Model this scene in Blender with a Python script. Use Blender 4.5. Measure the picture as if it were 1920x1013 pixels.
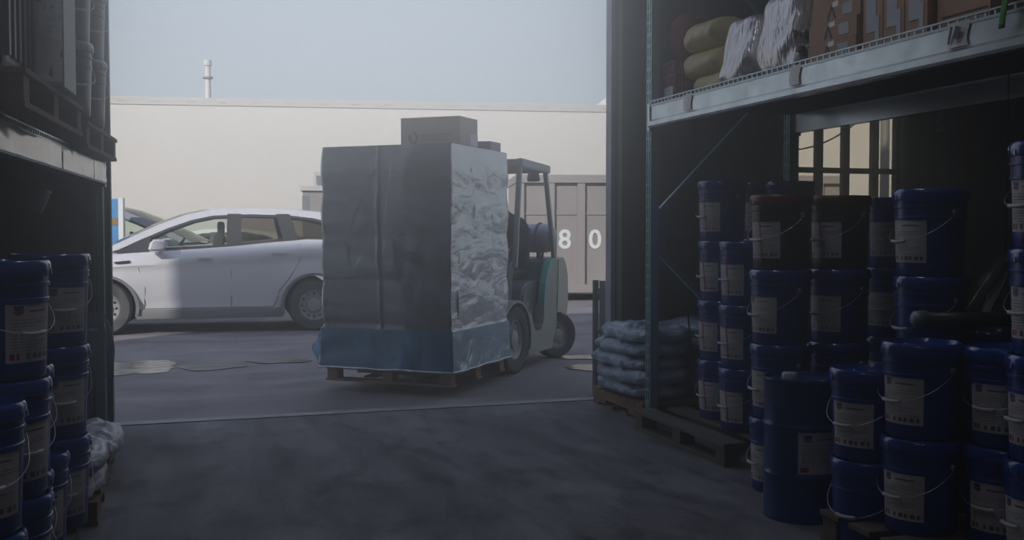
import bpy, bmesh, math, random
from mathutils import Vector, Matrix, noise
PI = math.pi
R = math.radians
for o in list(bpy.data.objects): bpy.data.objects.remove(o)
scn = bpy.context.scene
COL = scn.collection

# ---------------------------------------------------------------- camera
CAMZ = 1.30
YAW = math.atan(635 / 1950)          # the camera is turned right of the hall's long axis
PITCH = R(2.16)
cam = bpy.data.objects.new('camera', bpy.data.cameras.new('camera'))
COL.objects.link(cam)
cam.data.lens = 1950 / 1920 * 36
cam.data.sensor_width = 36
cam.data.clip_end = 400
cam.location = (0, 0, CAMZ)
cam.rotation_euler = (PI / 2 - PITCH, 0, -YAW)
scn.camera = cam
# ---------------------------------------------------------------- colour management
scn.view_settings.view_transform = 'Standard'
scn.view_settings.look = 'None'
scn.view_settings.gamma = 1
scn.view_settings.use_curve_mapping = False
scn.view_settings.exposure = 1.26
# ---------------------------------------------------------------- world: clear pale winter sky
world = bpy.data.worlds.new('sky'); scn.world = world; world.use_nodes = True
nt = world.node_tree; nt.nodes.clear()
tc = nt.nodes.new('ShaderNodeTexCoord'); sep = nt.nodes.new('ShaderNodeSeparateXYZ')
rmp = nt.nodes.new('ShaderNodeValToRGB'); bg = nt.nodes.new('ShaderNodeBackground'); wo = nt.nodes.new('ShaderNodeOutputWorld')
nt.links.new(tc.outputs['Generated'], sep.inputs[0]); nt.links.new(sep.outputs['Z'], rmp.inputs[0])
nt.links.new(rmp.outputs[0], bg.inputs[0]); nt.links.new(bg.outputs[0], wo.inputs[0])
e = rmp.color_ramp.elements
e[0].position = 0.0; e[0].color = (.54, .55, .555, 1)
e[1].position = 1.0; e[1].color = (.40, .45, .58, 1)
for pos, c in ((.09, (.52, .535, .54, 1)), (.24, (.39, .415, .45, 1)), (.5, (.44, .48, .58, 1))):
    n = rmp.color_ramp.elements.new(pos); n.color = c
bg.inputs[1].default_value = 1.0
# ---------------------------------------------------------------- sun, low over the hall's roof, from behind left
SUN_EL = R(27)
sun = bpy.data.objects.new('sun', bpy.data.lights.new('sun', 'SUN')); COL.objects.link(sun)
sun.data.energy = 3.3; sun.data.angle = R(.9); sun.data.color = (1, .90, .78)
sd = Vector((.72 * math.cos(SUN_EL), .69 * math.cos(SUN_EL), -math.sin(SUN_EL)))
sun.rotation_euler = sd.to_track_quat('-Z', 'Y').to_euler(); sun.location = (-20, -20, 20)
DOOR = (-.395, 3.207, 5.0)       # x0, x1, height of the doorway
WALL_Y = 7.37
WIN = (4.70, 5.86, 1.30, 2.95)
def portal(name, x0, x1, z0, z1, y):
    l = bpy.data.lights.new(name, 'AREA'); l.shape = 'RECTANGLE'; l.size = x1 - x0; l.size_y = z1 - z0
    l.cycles.is_portal = True; l.energy = 1
    o = bpy.data.objects.new(name, l); COL.objects.link(o)
    o.location = ((x0 + x1) / 2, y, (z0 + z1) / 2); o.rotation_euler = (-PI / 2, 0, 0)
portal('doorway_portal', DOOR[0], DOOR[1], 0, DOOR[2], WALL_Y + .05)
YARD = -.06
random.seed(7)

# ================================================================ helpers
def ray(px, py):
    """unit-forward ray through a point of the 1920x1013 frame, as a world direction"""
    x = (px - 960) / 1950; y = -(py - 506.5) / 1950
    cp, sp = math.cos(PITCH), math.sin(PITCH)
    f = cp + y * sp; z = -sp + y * cp
    return Vector((math.cos(YAW) * x + math.sin(YAW) * f, -math.sin(YAW) * x + math.cos(YAW) * f, z)), f
def onz(px, py, z):
    d, f = ray(px, py); t = (z - CAMZ) / d.z
    return Vector((d.x * t, d.y * t, z))
def atd(px, py, D):
    d, f = ray(px, py); t = D / f
    return Vector((d.x * t, d.y * t, CAMZ + d.z * t))
def ony(px, py, Y):
    d, f = ray(px, py); t = Y / d.y
    return Vector((d.x * t, Y, CAMZ + d.z * t))

def tag(o, label=None, cat=None, group=None, kind=None):
    if label: o['label'] = label
    if cat: o['category'] = cat
    if group: o['group'] = group
    if kind: o['kind'] = kind
    return o
def empty(name, loc=(0, 0, 0), rz=0, label=None, cat=None, group=None):
    o = bpy.data.objects.new(name, None); COL.objects.link(o)
    o.location = loc; o.rotation_euler = (0, 0, rz); o.empty_display_size = .1
    return tag(o, label, cat, group)
def copy_tree(o, parent=None):
    c = o.copy(); COL.objects.link(c); c.parent = parent
    for ch in o.children: copy_tree(ch, c)
    return c

class MB:
    def __init__(s): s.bm = bmesh.new(); s.mi = 0
    def face(s, pts, mi=None):
        f = s.bm.faces.new([s.bm.verts.new(p) for p in pts]); f.material_index = s.mi if mi is None else mi; return f
    def box(s, c, d, rot=None, bev=0):
        """box by centre and full size, rot = Matrix or z angle"""
        M = Matrix.Identity(3) if rot is None else (Matrix.Rotation(rot, 3, 'Z') if isinstance(rot, (int, float)) else rot)
        c = Vector(c)
        vs = [s.bm.verts.new(c + M @ Vector((x * d[0] / 2, y * d[1] / 2, z * d[2] / 2))) for x in (-1, 1) for y in (-1, 1) for z in (-1, 1)]
        fs = []
        for q in ((0, 1, 3, 2), (4, 6, 7, 5), (0, 4, 5, 1), (2, 3, 7, 6), (0, 2, 6, 4), (1, 5, 7, 3)):
            f = s.bm.faces.new([vs[i] for i in q]); f.material_index = s.mi; fs.append(f)
        if bev:
            es = list({e for f in fs for e in f.edges})
            r = bmesh.ops.bevel(s.bm, geom=es, offset=bev, segments=2, affect='EDGES', profile=.6)
            for f in r['faces']: f.material_index = s.mi
        return s
    def bb(s, a, b, bev=0):
        return s.box([(p + q) / 2 for p, q in zip(a, b)], [abs(p - q) for p, q in zip(a, b)], None, bev)
    def beam(s, p, q, w, h, up=(0, 0, 1), bev=0):
        p, q = Vector(p), Vector(q); x = (q - p).normalized()
        if abs(Vector(up).dot(x)) > .99: up = (0, 1, 0)
        y = Vector(up).cross(x).normalized(); z = x.cross(y)
        M = Matrix((x, y, z)).transposed()
        return s.box((p + q) / 2, ((q - p).length, w, h), M, bev)
    def tube(s, pts, r, n=8, cap=True, closed=False):
        pts = [Vector(p) for p in pts]; rings = []; N = len(pts)
        ref = Vector((0, 0, 1))
        for i, p in enumerate(pts):
            a = pts[i - 1] if (i or closed) else p; b = pts[(i + 1) % N] if (i < N - 1 or closed) else p
            t = (b - a).normalized()
            if abs(t.dot(ref)) > .95: ref = Vector((1, 0, 0)) if abs(t.x) < .9 else Vector((0, 1, 0))
            u = (ref - t * ref.dot(t)).normalized(); v = t.cross(u); ref = u
            rr = r[i] if isinstance(r, (list, tuple)) else r
            rings.append([s.bm.verts.new(p + (u * math.cos(2 * PI * k / n) + v * math.sin(2 * PI * k / n)) * rr) for k in range(n)])
        for i in range(N if closed else N - 1):
            A, B = rings[i], rings[(i + 1) % N]
            for k in range(n):
                f = s.bm.faces.new((A[k], A[(k + 1) % n], B[(k + 1) % n], B[k])); f.material_index = s.mi; f.smooth = True
        if cap and not closed:
            s.bm.faces.new(rings[0][::-1]).material_index = s.mi; s.bm.faces.new(rings[-1]).material_index = s.mi
        return s
    def lathe(s, prof, n=32, c=(0, 0, 0), axis='Z', rot=None, smooth=True, flat_caps=True):
        """prof: (r, h) pairs; spun about the axis through c"""
        c = Vector(c); M = rot or {'Z': Matrix.Identity(3), 'Y': Matrix.Rotation(-PI / 2, 3, 'X'), 'X': Matrix.Rotation(PI / 2, 3, 'Y')}[axis]
        rings = []
        for r, h in prof:
            if r < 1e-6: rings.append([s.bm.verts.new(c + M @ Vector((0, 0, h)))])
            else: rings.append([s.bm.verts.new(c + M @ Vector((r * math.cos(2 * PI * k / n), r * math.sin(2 * PI * k / n), h))) for k in range(n)])
        for A, B in zip(rings, rings[1:]):
            for k in range(n):
                k2 = (k + 1) % n
                if len(A) == 1 and len(B) == 1: continue
                q = (A[0], B[k2], B[k]) if len(A) == 1 else (A[k], A[k2], B[0]) if len(B) == 1 else (A[k], A[k2], B[k2], B[k])
                f = s.bm.faces.new(q); f.material_index = s.mi; f.smooth = smooth
        return s
    def prism(s, poly, a, b, plane='XZ', smooth=False):
        """polygon (2D) extruded between a and b along the remaining axis"""
        def P(p, t): return {'XZ': (p[0], t, p[1]), 'XY': (p[0], p[1], t), 'YZ': (t, p[0], p[1])}[plane]
        A = [s.bm.verts.new(P(p, a)) for p in poly]; B = [s.bm.verts.new(P(p, b)) for p in poly]; n = len(poly)
        s.bm.faces.new(A).material_index = s.mi; s.bm.faces.new(B[::-1]).material_index = s.mi
        for k in range(n):
            f = s.bm.faces.new((A[(k + 1) % n], A[k], B[k], B[(k + 1) % n])); f.material_index = s.mi; f.smooth = smooth
        return s
    def grid(s, fn, nu, nv, smooth=True, wrap=False):
        V = [[s.bm.verts.new(fn(i / nu, j / nv)) for j in range(nv + 1)] for i in range(nu + (0 if wrap else 1))]
        for i in range(nu):
            for j in range(nv):
                A, B = V[i], V[(i + 1) % len(V)]
                f = s.bm.faces.new((A[j], B[j], B[j + 1], A[j + 1])); f.material_index = s.mi; f.smooth = smooth
        return s
    def build(s, name, mats, parent=None, loc=(0, 0, 0), rz=0, sharp=None):
        bmesh.ops.recalc_face_normals(s.bm, faces=s.bm.faces)
        me = bpy.data.meshes.new(name); s.bm.to_mesh(me); s.bm.free()
        for m in (mats if isinstance(mats, (list, tuple)) else [mats]): me.materials.append(m)
        if sharp: me.set_sharp_from_angle(angle=R(sharp))
        o = bpy.data.objects.new(name, me); COL.objects.link(o); o.parent = parent
        o.location = loc; o.rotation_euler = (0, 0, rz)
        return o
def struct(name, mb, m): return tag(mb.build(name, m), kind='structure')
def smooth_all(o):
    for p in o.data.polygons: p.use_smooth = True
    return o
def bake(o):
    """apply the modifiers of o"""
    dg = bpy.context.evaluated_depsgraph_get(); dg.update()
    me = bpy.data.meshes.new_from_object(o.evaluated_get(dg), depsgraph=dg)
    o.modifiers.clear(); o.data = me
    return o

# ================================================================ materials
def mat(name, col, rough=.6, metal=0, noise_amt=0, nscale=8, bump=0, bscale=40, spec=.5, col2=None, stretch=None, coat=0, trans=0):
    m = bpy.data.materials.new(name); m.use_nodes = True; t = m.node_tree; b = t.nodes['Principled BSDF']
    b.inputs['Base Color'].default_value = (*col, 1); b.inputs['Roughness'].default_value = rough
    b.inputs['Metallic'].default_value = metal; b.inputs['Specular IOR Level'].default_value = spec
    if coat: b.inputs['Coat Weight'].default_value = coat; b.inputs['Coat Roughness'].default_value = .08
    if noise_amt or bump or col2:
        c = t.nodes.new('ShaderNodeTexCoord'); mp = t.nodes.new('ShaderNodeMapping'); t.links.new(c.outputs['Object'], mp.inputs[0])
        if stretch: mp.inputs['Scale'].default_value = stretch
    if noise_amt or col2:
        n = t.nodes.new('ShaderNodeTexNoise'); n.inputs['Scale'].default_value = nscale; n.inputs['Detail'].default_value = 6; n.inputs['Roughness'].default_value = .62
        t.links.new(mp.outputs[0], n.inputs[0])
        r = t.nodes.new('ShaderNodeValToRGB'); t.links.new(n.outputs[0], r.inputs[0]); t.links.new(r.outputs[0], b.inputs['Base Color'])
        c2 = col2 or tuple(x * (1 - noise_amt) for x in col)
        c1 = col if col2 else tuple(min(1, x * (1 + noise_amt)) for x in col)
        r.color_ramp.elements[0].position = .35; r.color_ramp.elements[1].position = .65
        r.color_ramp.elements[0].color = (*c2, 1); r.color_ramp.elements[1].color = (*c1, 1)
    if bump:
        n2 = t.nodes.new('ShaderNodeTexNoise'); n2.inputs['Scale'].default_value = bscale; n2.inputs['Detail'].default_value = 4
        t.links.new(mp.outputs[0], n2.inputs[0]); bp = t.nodes.new('ShaderNodeBump'); bp.inputs['Strength'].default_value = bump
        bp.inputs['Distance'].default_value = .02
        t.links.new(n2.outputs[0], bp.inputs['Height']); t.links.new(bp.outputs[0], b.inputs['Normal'])
    return m
def glass(name, tint, refl=.12, rough=.02):
    m = bpy.data.materials.new(name); m.use_nodes = True; t = m.node_tree; t.nodes.clear()
    tr = t.nodes.new('ShaderNodeBsdfTransparent'); tr.inputs[0].default_value = (*tint, 1)
    gl = t.nodes.new('ShaderNodeBsdfGlossy'); gl.inputs['Roughness'].default_value = rough
    fr = t.nodes.new('ShaderNodeFresnel'); fr.inputs[0].default_value = 1.45
    mx = t.nodes.new('ShaderNodeMixShader'); out = t.nodes.new('ShaderNodeOutputMaterial')
    t.links.new(fr.outputs[0], mx.inputs[0]); t.links.new(tr.outputs[0], mx.inputs[1]); t.links.new(gl.outputs[0], mx.inputs[2]); t.links.new(mx.outputs[0], out.inputs[0])
    return m
def film(name, tint, dcol, amount=.35, nscale=3, stretch=(1, 1, 1), rough=.18, bump=.5, ior=1.55):
    """plastic film: tinted see-through, part milky, glossy and wrinkled"""
    m = bpy.data.materials.new(name); m.use_nodes = True; t = m.node_tree; t.nodes.clear(); N = t.nodes.new; L = t.links.new
    c = N('ShaderNodeTexCoord'); mp = N('ShaderNodeMapping'); mp.inputs['Scale'].default_value = stretch; L(c.outputs['Object'], mp.inputs[0])
    n = N('ShaderNodeTexNoise'); n.inputs['Scale'].default_value = nscale; n.inputs['Detail'].default_value = 6; n.inputs['Distortion'].default_value = .6; L(mp.outputs[0], n.inputs[0])
    bp = N('ShaderNodeBump'); bp.inputs['Strength'].default_value = bump; bp.inputs['Distance'].default_value = .03; L(n.outputs[0], bp.inputs['Height'])
    mr = N('ShaderNodeMapRange'); mr.inputs[1].default_value = .35; mr.inputs[2].default_value = .7; mr.inputs[3].default_value = amount * .45; mr.inputs[4].default_value = min(1, amount * 1.7); L(n.outputs[0], mr.inputs[0])
    tr = N('ShaderNodeBsdfTransparent'); tr.inputs[0].default_value = (*tint, 1)
    df = N('ShaderNodeBsdfDiffuse'); df.inputs[0].default_value = (*dcol, 1)
    tl = N('ShaderNodeBsdfTranslucent'); tl.inputs[0].default_value = (*dcol, 1)
    md = N('ShaderNodeMixShader'); md.inputs[0].default_value = .3; L(df.outputs[0], md.inputs[1]); L(tl.outputs[0], md.inputs[2])
    gl = N('ShaderNodeBsdfGlossy'); gl.inputs['Roughness'].default_value = rough; L(bp.outputs[0], gl.inputs['Normal'])
    fr = N('ShaderNodeFresnel'); fr.inputs[0].default_value = ior; L(bp.outputs[0], fr.inputs['Normal'])
    m1 = N('ShaderNodeMixShader'); L(mr.outputs[0], m1.inputs[0]); L(tr.outputs[0], m1.inputs[1]); L(md.outputs[0], m1.inputs[2])
    m2 = N('ShaderNodeMixShader'); L(fr.outputs[0], m2.inputs[0]); L(m1.outputs[0], m2.inputs[1]); L(gl.outputs[0], m2.inputs[2])
    out = N('ShaderNodeOutputMaterial'); L(m2.outputs[0], out.inputs[0])
    return m

M = {}
def concrete():
    m = mat('hall_concrete', (.2, .2, .2), .75); t = m.node_tree; b = t.nodes['Principled BSDF']; N = t.nodes.new; L = t.links.new
    c = N('ShaderNodeTexCoord')
    def nz(scale, st, detail=6, rough=.6, rot=0):
        mp = N('ShaderNodeMapping'); mp.inputs['Scale'].default_value = st; mp.inputs['Rotation'].default_value = (0, 0, rot); L(c.outputs['Object'], mp.inputs[0])
        n = N('ShaderNodeTexNoise'); n.inputs['Scale'].default_value = scale; n.inputs['Detail'].default_value = detail; n.inputs['Roughness'].default_value = rough
        L(mp.outputs[0], n.inputs[0]); return n.outputs[0]
    def ramp(src, a, ca, bb, cb):
        r = N('ShaderNodeValToRGB'); r.color_ramp.elements[0].position = a; r.color_ramp.elements[1].position = bb
        r.color_ramp.elements[0].color = (*ca, 1); r.color_ramp.elements[1].color = (*cb, 1); L(src, r.inputs[0]); return r.outputs[0]
    def mul(a, bb, f=1):
        x = N('ShaderNodeMix'); x.data_type = 'RGBA'; x.blend_type = 'MULTIPLY'; x.inputs[0].default_value = f; L(a, x.inputs[6]); L(bb, x.inputs[7]); return x.outputs[2]
    base = ramp(nz(1.3, (1, 1, 1)), .35, (.27, .25, .27), .68, (.44, .41, .43))
    tracks = ramp(nz(2.2, (1.5, .22, 1), 6, .68, R(-14)), .40, (.58, .57, .60), .62, (1, 1, 1))
    grit = ramp(nz(34, (1, 1, 1), 4, .7), .42, (.6, .6, .6), .60, (1, 1, 1))
    spots = ramp(nz(4, (1, .6, 1), 6, .75), .50, (1, 1, 1), .62, (.50, .49, .52))
    x = mul(mul(mul(base, tracks), grit, .8), spots)
    L(x, b.inputs['Base Color'])
    bp = N('ShaderNodeBump'); bp.inputs['Strength'].default_value = .35; bp.inputs['Distance'].default_value = .01; L(nz(60, (1, 1, 1), 4, .7), bp.inputs['Height']); L(bp.outputs[0], b.inputs['Normal'])
    return m
M['concrete'] = concrete()
M['asphalt'] = mat('yard_asphalt', (.33, .295, .30), .85, col2=(.19, .172, .18), nscale=1.1, bump=.6, bscale=30, stretch=(1, 1.6, 1))
M['water'] = mat('puddle_pale_reflection', (.36, .32, .27), .14, spec=1.0, bump=.5, bscale=5)  # pale base colour imitates the bright wall mirrored in the water
M['wallmetal'] = mat('wall_metal', (.10, .095, .09), .7, noise_amt=.25, nscale=3)
M['concretewall'] = mat('wall_rough', (.13, .12, .115), .85, noise_amt=.3, nscale=2, bump=.3)
M['cladding'] = mat('bounce_sheet', (.74, .73, .70), .5, noise_amt=.05, nscale=2)  # for the unseen sheet added as a light reflector
M['darkwood'] = mat('dark_wood', (.10, .055, .035), .75, noise_amt=.3, nscale=4, stretch=(6, 6, 1))
M['jamb'] = mat('jamb_paint', (.50, .48, .50), .6, noise_amt=.2, nscale=6)
M['blue'] = mat('pail_blue', (.010, .048, .25), .26, noise_amt=.12, nscale=10)
M['bluelid'] = mat('lid_blue', (.014, .068, .33), .18, coat=.6)
M['blackpl'] = mat('pail_black', (.012, .012, .014), .35)
M['redlid'] = mat('lid_red', (.15, .01, .012), .35)
M['greypail'] = mat('pail_grey', (.07, .075, .085), .35)
M['greylid'] = mat('lid_grey', (.30, .33, .36), .25)
M['drum'] = mat('drum_blue', (.010, .06, .21), .28, metal=.2, noise_amt=.1, nscale=12)
M['paper'] = mat('label_paper', (.66, .60, .57), .6, noise_amt=.05, nscale=12)
M['ink'] = mat('label_ink', (.13, .13, .17), .6)
M['eblue'] = mat('emblem_blue', (.02, .07, .28), .5)
M['ered'] = mat('emblem_red', (.42, .03, .05), .5)
M['wire'] = mat('bail_wire', (.50, .51, .53), .3, metal=.6)
M['grip'] = mat('bail_grip', (.62, .62, .60), .45)
M['wood'] = mat('pallet_wood', (.24, .145, .09), .8, noise_amt=.3, nscale=3, stretch=(1, 7, 7), bump=.2)
M['woodgrey'] = mat('pallet_wood_weathered', (.15, .125, .105), .85, noise_amt=.3, nscale=3, stretch=(1, 7, 7), bump=.2)
M['teal'] = mat('rack_teal', (.10, .22, .25), .32, metal=.4, noise_amt=.25, nscale=6)
M['galv'] = mat('beam_steel', (.66, .70, .71), .24, metal=.6, noise_amt=.2, nscale=3, stretch=(3, 1, 3))
M['tape'] = mat('beam_tape', (.86, .84, .78), .16, spec=.9, noise_amt=.12, nscale=8)
M['mesh'] = mat('deck_wire', (.60, .70, .72), .3, metal=.4)
M['upright'] = mat('upright_paint', (.24, .40, .42), .28, metal=.35)
M['board'] = mat('deck_board', (.10, .08, .07), .85, noise_amt=.2)
M['bag'] = mat('bag_plastic', (.78, .84, .92), .24, col2=(.16, .24, .38), nscale=9, bump=1.0, bscale=18)
M['bagwhite'] = mat('bag_paper', (.66, .66, .70), .35, col2=(.48, .40, .46), nscale=5, bump=.4, bscale=12)
M['cartonA'] = mat('carton_brown', (.46, .34, .27), .75, noise_amt=.1, nscale=4)
M['cartonW'] = mat('wrapped_carton', (.38, .29, .26), .7, noise_amt=.2, nscale=4)
M['print'] = mat('carton_print', (.10, .06, .07), .7)
M['printy'] = mat('carton_print_ochre', (.30, .18, .05), .7)
M['pink'] = mat('carton_print_pink', (.55, .06, .14), .6)
M['green'] = mat('carton_print_green', (.07, .32, .12), .6)
M['white'] = mat('trailer_white', (.64, .60, .56), .5)
M['rail'] = mat('trailer_rail', (.54, .50, .47), .5)
M['rubber'] = mat('rubber', (.085, .083, .085), .8, bump=.3, bscale=60, noise_amt=.3)
M['steelrim'] = mat('rim_steel', (.36, .35, .35), .5, metal=.4)
M['silver'] = mat('car_silver', (.72, .70, .72), .30, metal=.15, coat=.6)
M['blackpart'] = mat('trim_black', (.035, .034, .036), .5)
M['chrome'] = mat('chrome', (.6, .6, .6), .15, metal=1)
M['seat'] = mat('seat_fabric', (.07, .065, .06), .9)
M['glass'] = glass('window_glass_clear', (.86, .90, .84))
M['tint'] = glass('window_glass_tinted', (.45, .42, .36))
M['sky_glass'] = glass('hall_window_glass', (.97, .93, .84))
M['lamp'] = mat('lamp_lens', (.4, .12, .08), .2)
M['contgrey'] = mat('container_grey', (.31, .275, .265), .6, noise_amt=.06, nscale=1)
M['number'] = mat('number_white', (.78, .78, .76), .5)
M['fgreen'] = mat('forklift_green', (.08, .34, .28), .4, noise_amt=.1, coat=.2)
M['fgrey'] = mat('forklift_grey', (.30, .32, .29), .45, noise_amt=.15)
M['fdark'] = mat('forklift_dark', (.05, .05, .055), .4)
M['fcream'] = mat('forklift_cream', (.48, .46, .38), .5, noise_amt=.1)
M['fguard'] = mat('guard_grey', (.27, .30, .31), .4)
M['hood'] = mat('hood_grey', (.15, .15, .17), .22)
M['yellow'] = mat('sticker_yellow', (.62, .42, .03), .5)
M['tank'] = mat('gas_tank', (.30, .32, .36), .35, metal=.4)
M['jacket'] = mat('jacket_navy', (.02, .025, .04), .85)
M['skin'] = mat('skin', (.45, .25, .18), .55)
M['film'] = film('stretch_film', (.74, .84, .90), (.42, .45, .50), .60, 2.0, (1, 1, 2.6), .10, .55, 1.9)
M['filmside'] = film('stretch_film_lit', (.66, .80, .86), (.86, .93, .96), 1.5, 3.2, (1, 1, 2.2), .16, 1.0, 4.5)  # brighter film copy: light on the load's side put into the colour
M['filmskirt'] = film('stretch_film_skirt', (.42, .70, .90), (.12, .34, .60), .85, 3, (1, 1, .7), .14, .7, 1.8)
M['filmskirtside'] = film('stretch_film_skirt_lit', (.5, .75, .9), (.42, .68, .84), 1.1, 3.5, (1, 1, .8), .15, 1.0, 3.0)  # skirt colour lightened to imitate light on the side faces
M['clear'] = film('clear_film', (.85, .88, .92), (.5, .55, .6), .14, 7, (1, 1, 1), .15, .6)
M['foil'] = mat('foil_wrap', (.86, .80, .80), .26, metal=.5, bump=1.0, bscale=11, stretch=(2.2, 2.2, .8))
M['yroll'] = mat('yellow_cloth', (.90, .70, .22), .42, bump=.9, bscale=9, col2=(.62, .52, .30), nscale=14)
M['redcloth'] = mat('red_cloth', (.26, .03, .05), .8, bump=.5, bscale=10)
M['crate'] = mat('crate_plastic', (.30, .06, .09), .5)
M['steel'] = mat('steel_parts', (.32, .32, .33), .3, metal=.8)
M['whiteprint'] = mat('printed_white_film', (.85, .85, .84), .25, bump=.6, bscale=12)
M['woodred'] = mat('pallet_wood_reddish', (.32, .17, .13), .8, noise_amt=.25, nscale=3, stretch=(1, 7, 7), bump=.2)
M['wooddark'] = mat('pallet_wood_dark', (.17, .085, .07), .8, noise_amt=.25, nscale=3, stretch=(1, 7, 7), bump=.2)
M['cardboard'] = mat('cardboard', (.58, .37, .25), .8, noise_amt=.1, nscale=5)
M['sticker'] = mat('box_sticker', (.62, .62, .66), .6)
M['pipe'] = mat('rusty_pipe', (.17, .075, .045), .7, noise_amt=.3, nscale=5)
M['greypipe'] = mat('grey_pipe', (.18, .17, .165), .6, noise_amt=.1)
M['cable'] = mat('cable_black', (.015, .015, .016), .5)
M['dirtyglass'] = M['sky_glass']
M['gravel'] = mat('pale_heap', (.62, .57, .52), .9, noise_amt=.15, nscale=2, bump=.6, bscale=6)
M['greencloth'] = mat('green_strap', (.07, .30, .05), .7)
M['signblue'] = mat('sign_blue', (.08, .27, .55), .45)
M['greycar'] = mat('car_grey', (.22, .23, .25), .35, coat=.4)
M['whitecar'] = mat('car_white', (.66, .68, .66), .35, coat=.4)
M['rackgrey'] = mat('outdoor_grey', (.20, .21, .22), .5, noise_amt=.2)
M['greyplastic'] = mat('grey_plastic', (.20, .20, .20), .5)

# ================================================================ the setting
X0, X1, YB, HT = -7.0, 9.5, -6.0, 6.12
struct('floor', MB().bb((X0, YB, -.2), (X1, WALL_Y + .10, 0)), M['concrete'])
# yard with a slightly sunken, uneven surface
def yardfn(u, v):
    x = -60 + 120 * u; y = WALL_Y + .08 + 90 * v * v
    return (x, y, YARD + .004 * noise.noise(Vector((x * .5, y * .5, 0))))
g = MB().grid(yardfn, 60, 90); struct('yard_ground', g, M['asphalt'])
struct('yard_ground_beside_hall', MB().bb((-60, -50, YARD - .05), (X0 - .2, WALL_Y + .3, YARD - .001)).bb((X1 + .2, -50, YARD - .05), (60, WALL_Y + .3, YARD - .001)), M['asphalt'])
struct('wall_back', MB().bb((X0, YB - .2, 0), (X1, YB, HT)), M['concretewall'])
struct('wall_left', MB().bb((X0 - .2, YB - .2, 0), (X0, WALL_Y + .08, HT)), M['concretewall'])
struct('wall_right', MB().bb((X1, YB - .2, 0), (X1 + .2, WALL_Y + .08, HT)), M['concretewall'])
struct('ceiling', MB().bb((X0 - .2, YB - .2, HT), (X1 + .2, WALL_Y + .1, HT + .06)), M['wallmetal'])
w = MB()
y0, y1 = WALL_Y, WALL_Y + .08
w.bb((X0 - .2, y0, 0), (DOOR[0], y1, HT)).bb((DOOR[0], y0, DOOR[2]), (DOOR[1], y1, HT))
w.bb((DOOR[1], y0, 0), (WIN[0], y1, HT)).bb((WIN[1], y0, 0), (X1 + .2, y1, HT))
w.bb((WIN[0], y0, 0), (WIN[1], y1, WIN[2])).bb((WIN[0], y0, WIN[3]), (WIN[1], y1, HT))
struct('wall_front', w, M['concretewall'])
w = MB(); c0, c1 = y1, y1 + .012      # unseen pale outer sheet, added to bounce light onto the load
w.bb((X0 - .2, c0, 0), (DOOR[0], c1, HT)).bb((DOOR[0], c0, DOOR[2]), (DOOR[1], c1, HT)).bb((DOOR[1], c0, 0), (WIN[0], c1, HT)).bb((WIN[1], c0, 0), (X1 + .2, c1, HT))
w.bb((WIN[0], c0, 0), (WIN[1], c1, WIN[2])).bb((WIN[0], c0, WIN[3]), (WIN[1], c1, HT))
struct('wall_front_bounce_sheet', w, M['cladding'])
# door jambs: steel angle at the edge, timber lining and channel beside it
j = MB().bb((DOOR[1] - .012, y0 - .01, 0), (DOOR[1] + .025, y1 + .01, DOOR[2])); struct('trim_1', j, M['jamb'])
j = MB()
for a, b, d in ((.03, .115, .12), (.12, .20, .09), (.205, .30, .14), (.31, .42, .07)):
    j.bb((DOOR[1] + a, y0 - d, 0), (DOOR[1] + b, y0 + .01, 5.0))
struct('trim_2', j, M['wallmetal'])
j = MB().bb((DOOR[0] - .06, y0 - .05, 0), (DOOR[0] + .005, y1 + .03, DOOR[2])).bb((DOOR[0] - .16, y0 - .10, 0), (DOOR[0] - .07, y0, 4.6))
struct('trim_3', j, M['wallmetal'])
# threshold strip
struct('trim_4', MB().bb((DOOR[0] - .05, WALL_Y - .02, -.01), (DOOR[1] + .05, WALL_Y + .10, .006)), mat('threshold', (.36, .36, .37), .55, noise_amt=.2))
# window with steel bars
fr = MB()
fr.bb((WIN[0] - .03, y0 + .01, WIN[2] - .04), (WIN[0] + .04, y0 + .07, WIN[3]))
fr.bb((WIN[1] - .04, y0 + .01, WIN[2] - .04), (WIN[1] + .03, y0 + .07, WIN[3])).bb((WIN[0], y0 + .01, WIN[2] - .04), (WIN[1], y0 + .07, WIN[2] + .03))
for px in (1494, 1540, 1590, 1645):
    x = ony(px, 260, WALL_Y).x; fr.bb((x - .03, y0 + .015, WIN[2]), (x + .03, y0 + .065, WIN[3]))
for z in (1.80, 2.36): fr.bb((WIN[0], y0 + .015, z - .022), (WIN[1], y0 + .06, z + .022))
wf = struct('window_1', fr, M['darkwood'])
gl = MB().bb((WIN[0], y0 + .038, WIN[2]), (WIN[1], y0 + .042, WIN[3])).build('window_pane', M['sky_glass'], wf)
# wall cladding battens behind the rack
j = MB()
for x in (3.62, 3.86, 4.12, 4.34, 4.58):
    j.bb((x, y0 - .05, 0), (x + .05, y0, HT))
struct('trim_5', j, M['wallmetal'])
struct('trim_6', MB().bb((3.45, y0 - .06, 1.16), (4.62, y0 - .001, 1.32)).bb((3.45, y0 - .06, 2.62), (4.62, y0 - .001, 2.74)), M['darkwood'])
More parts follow.
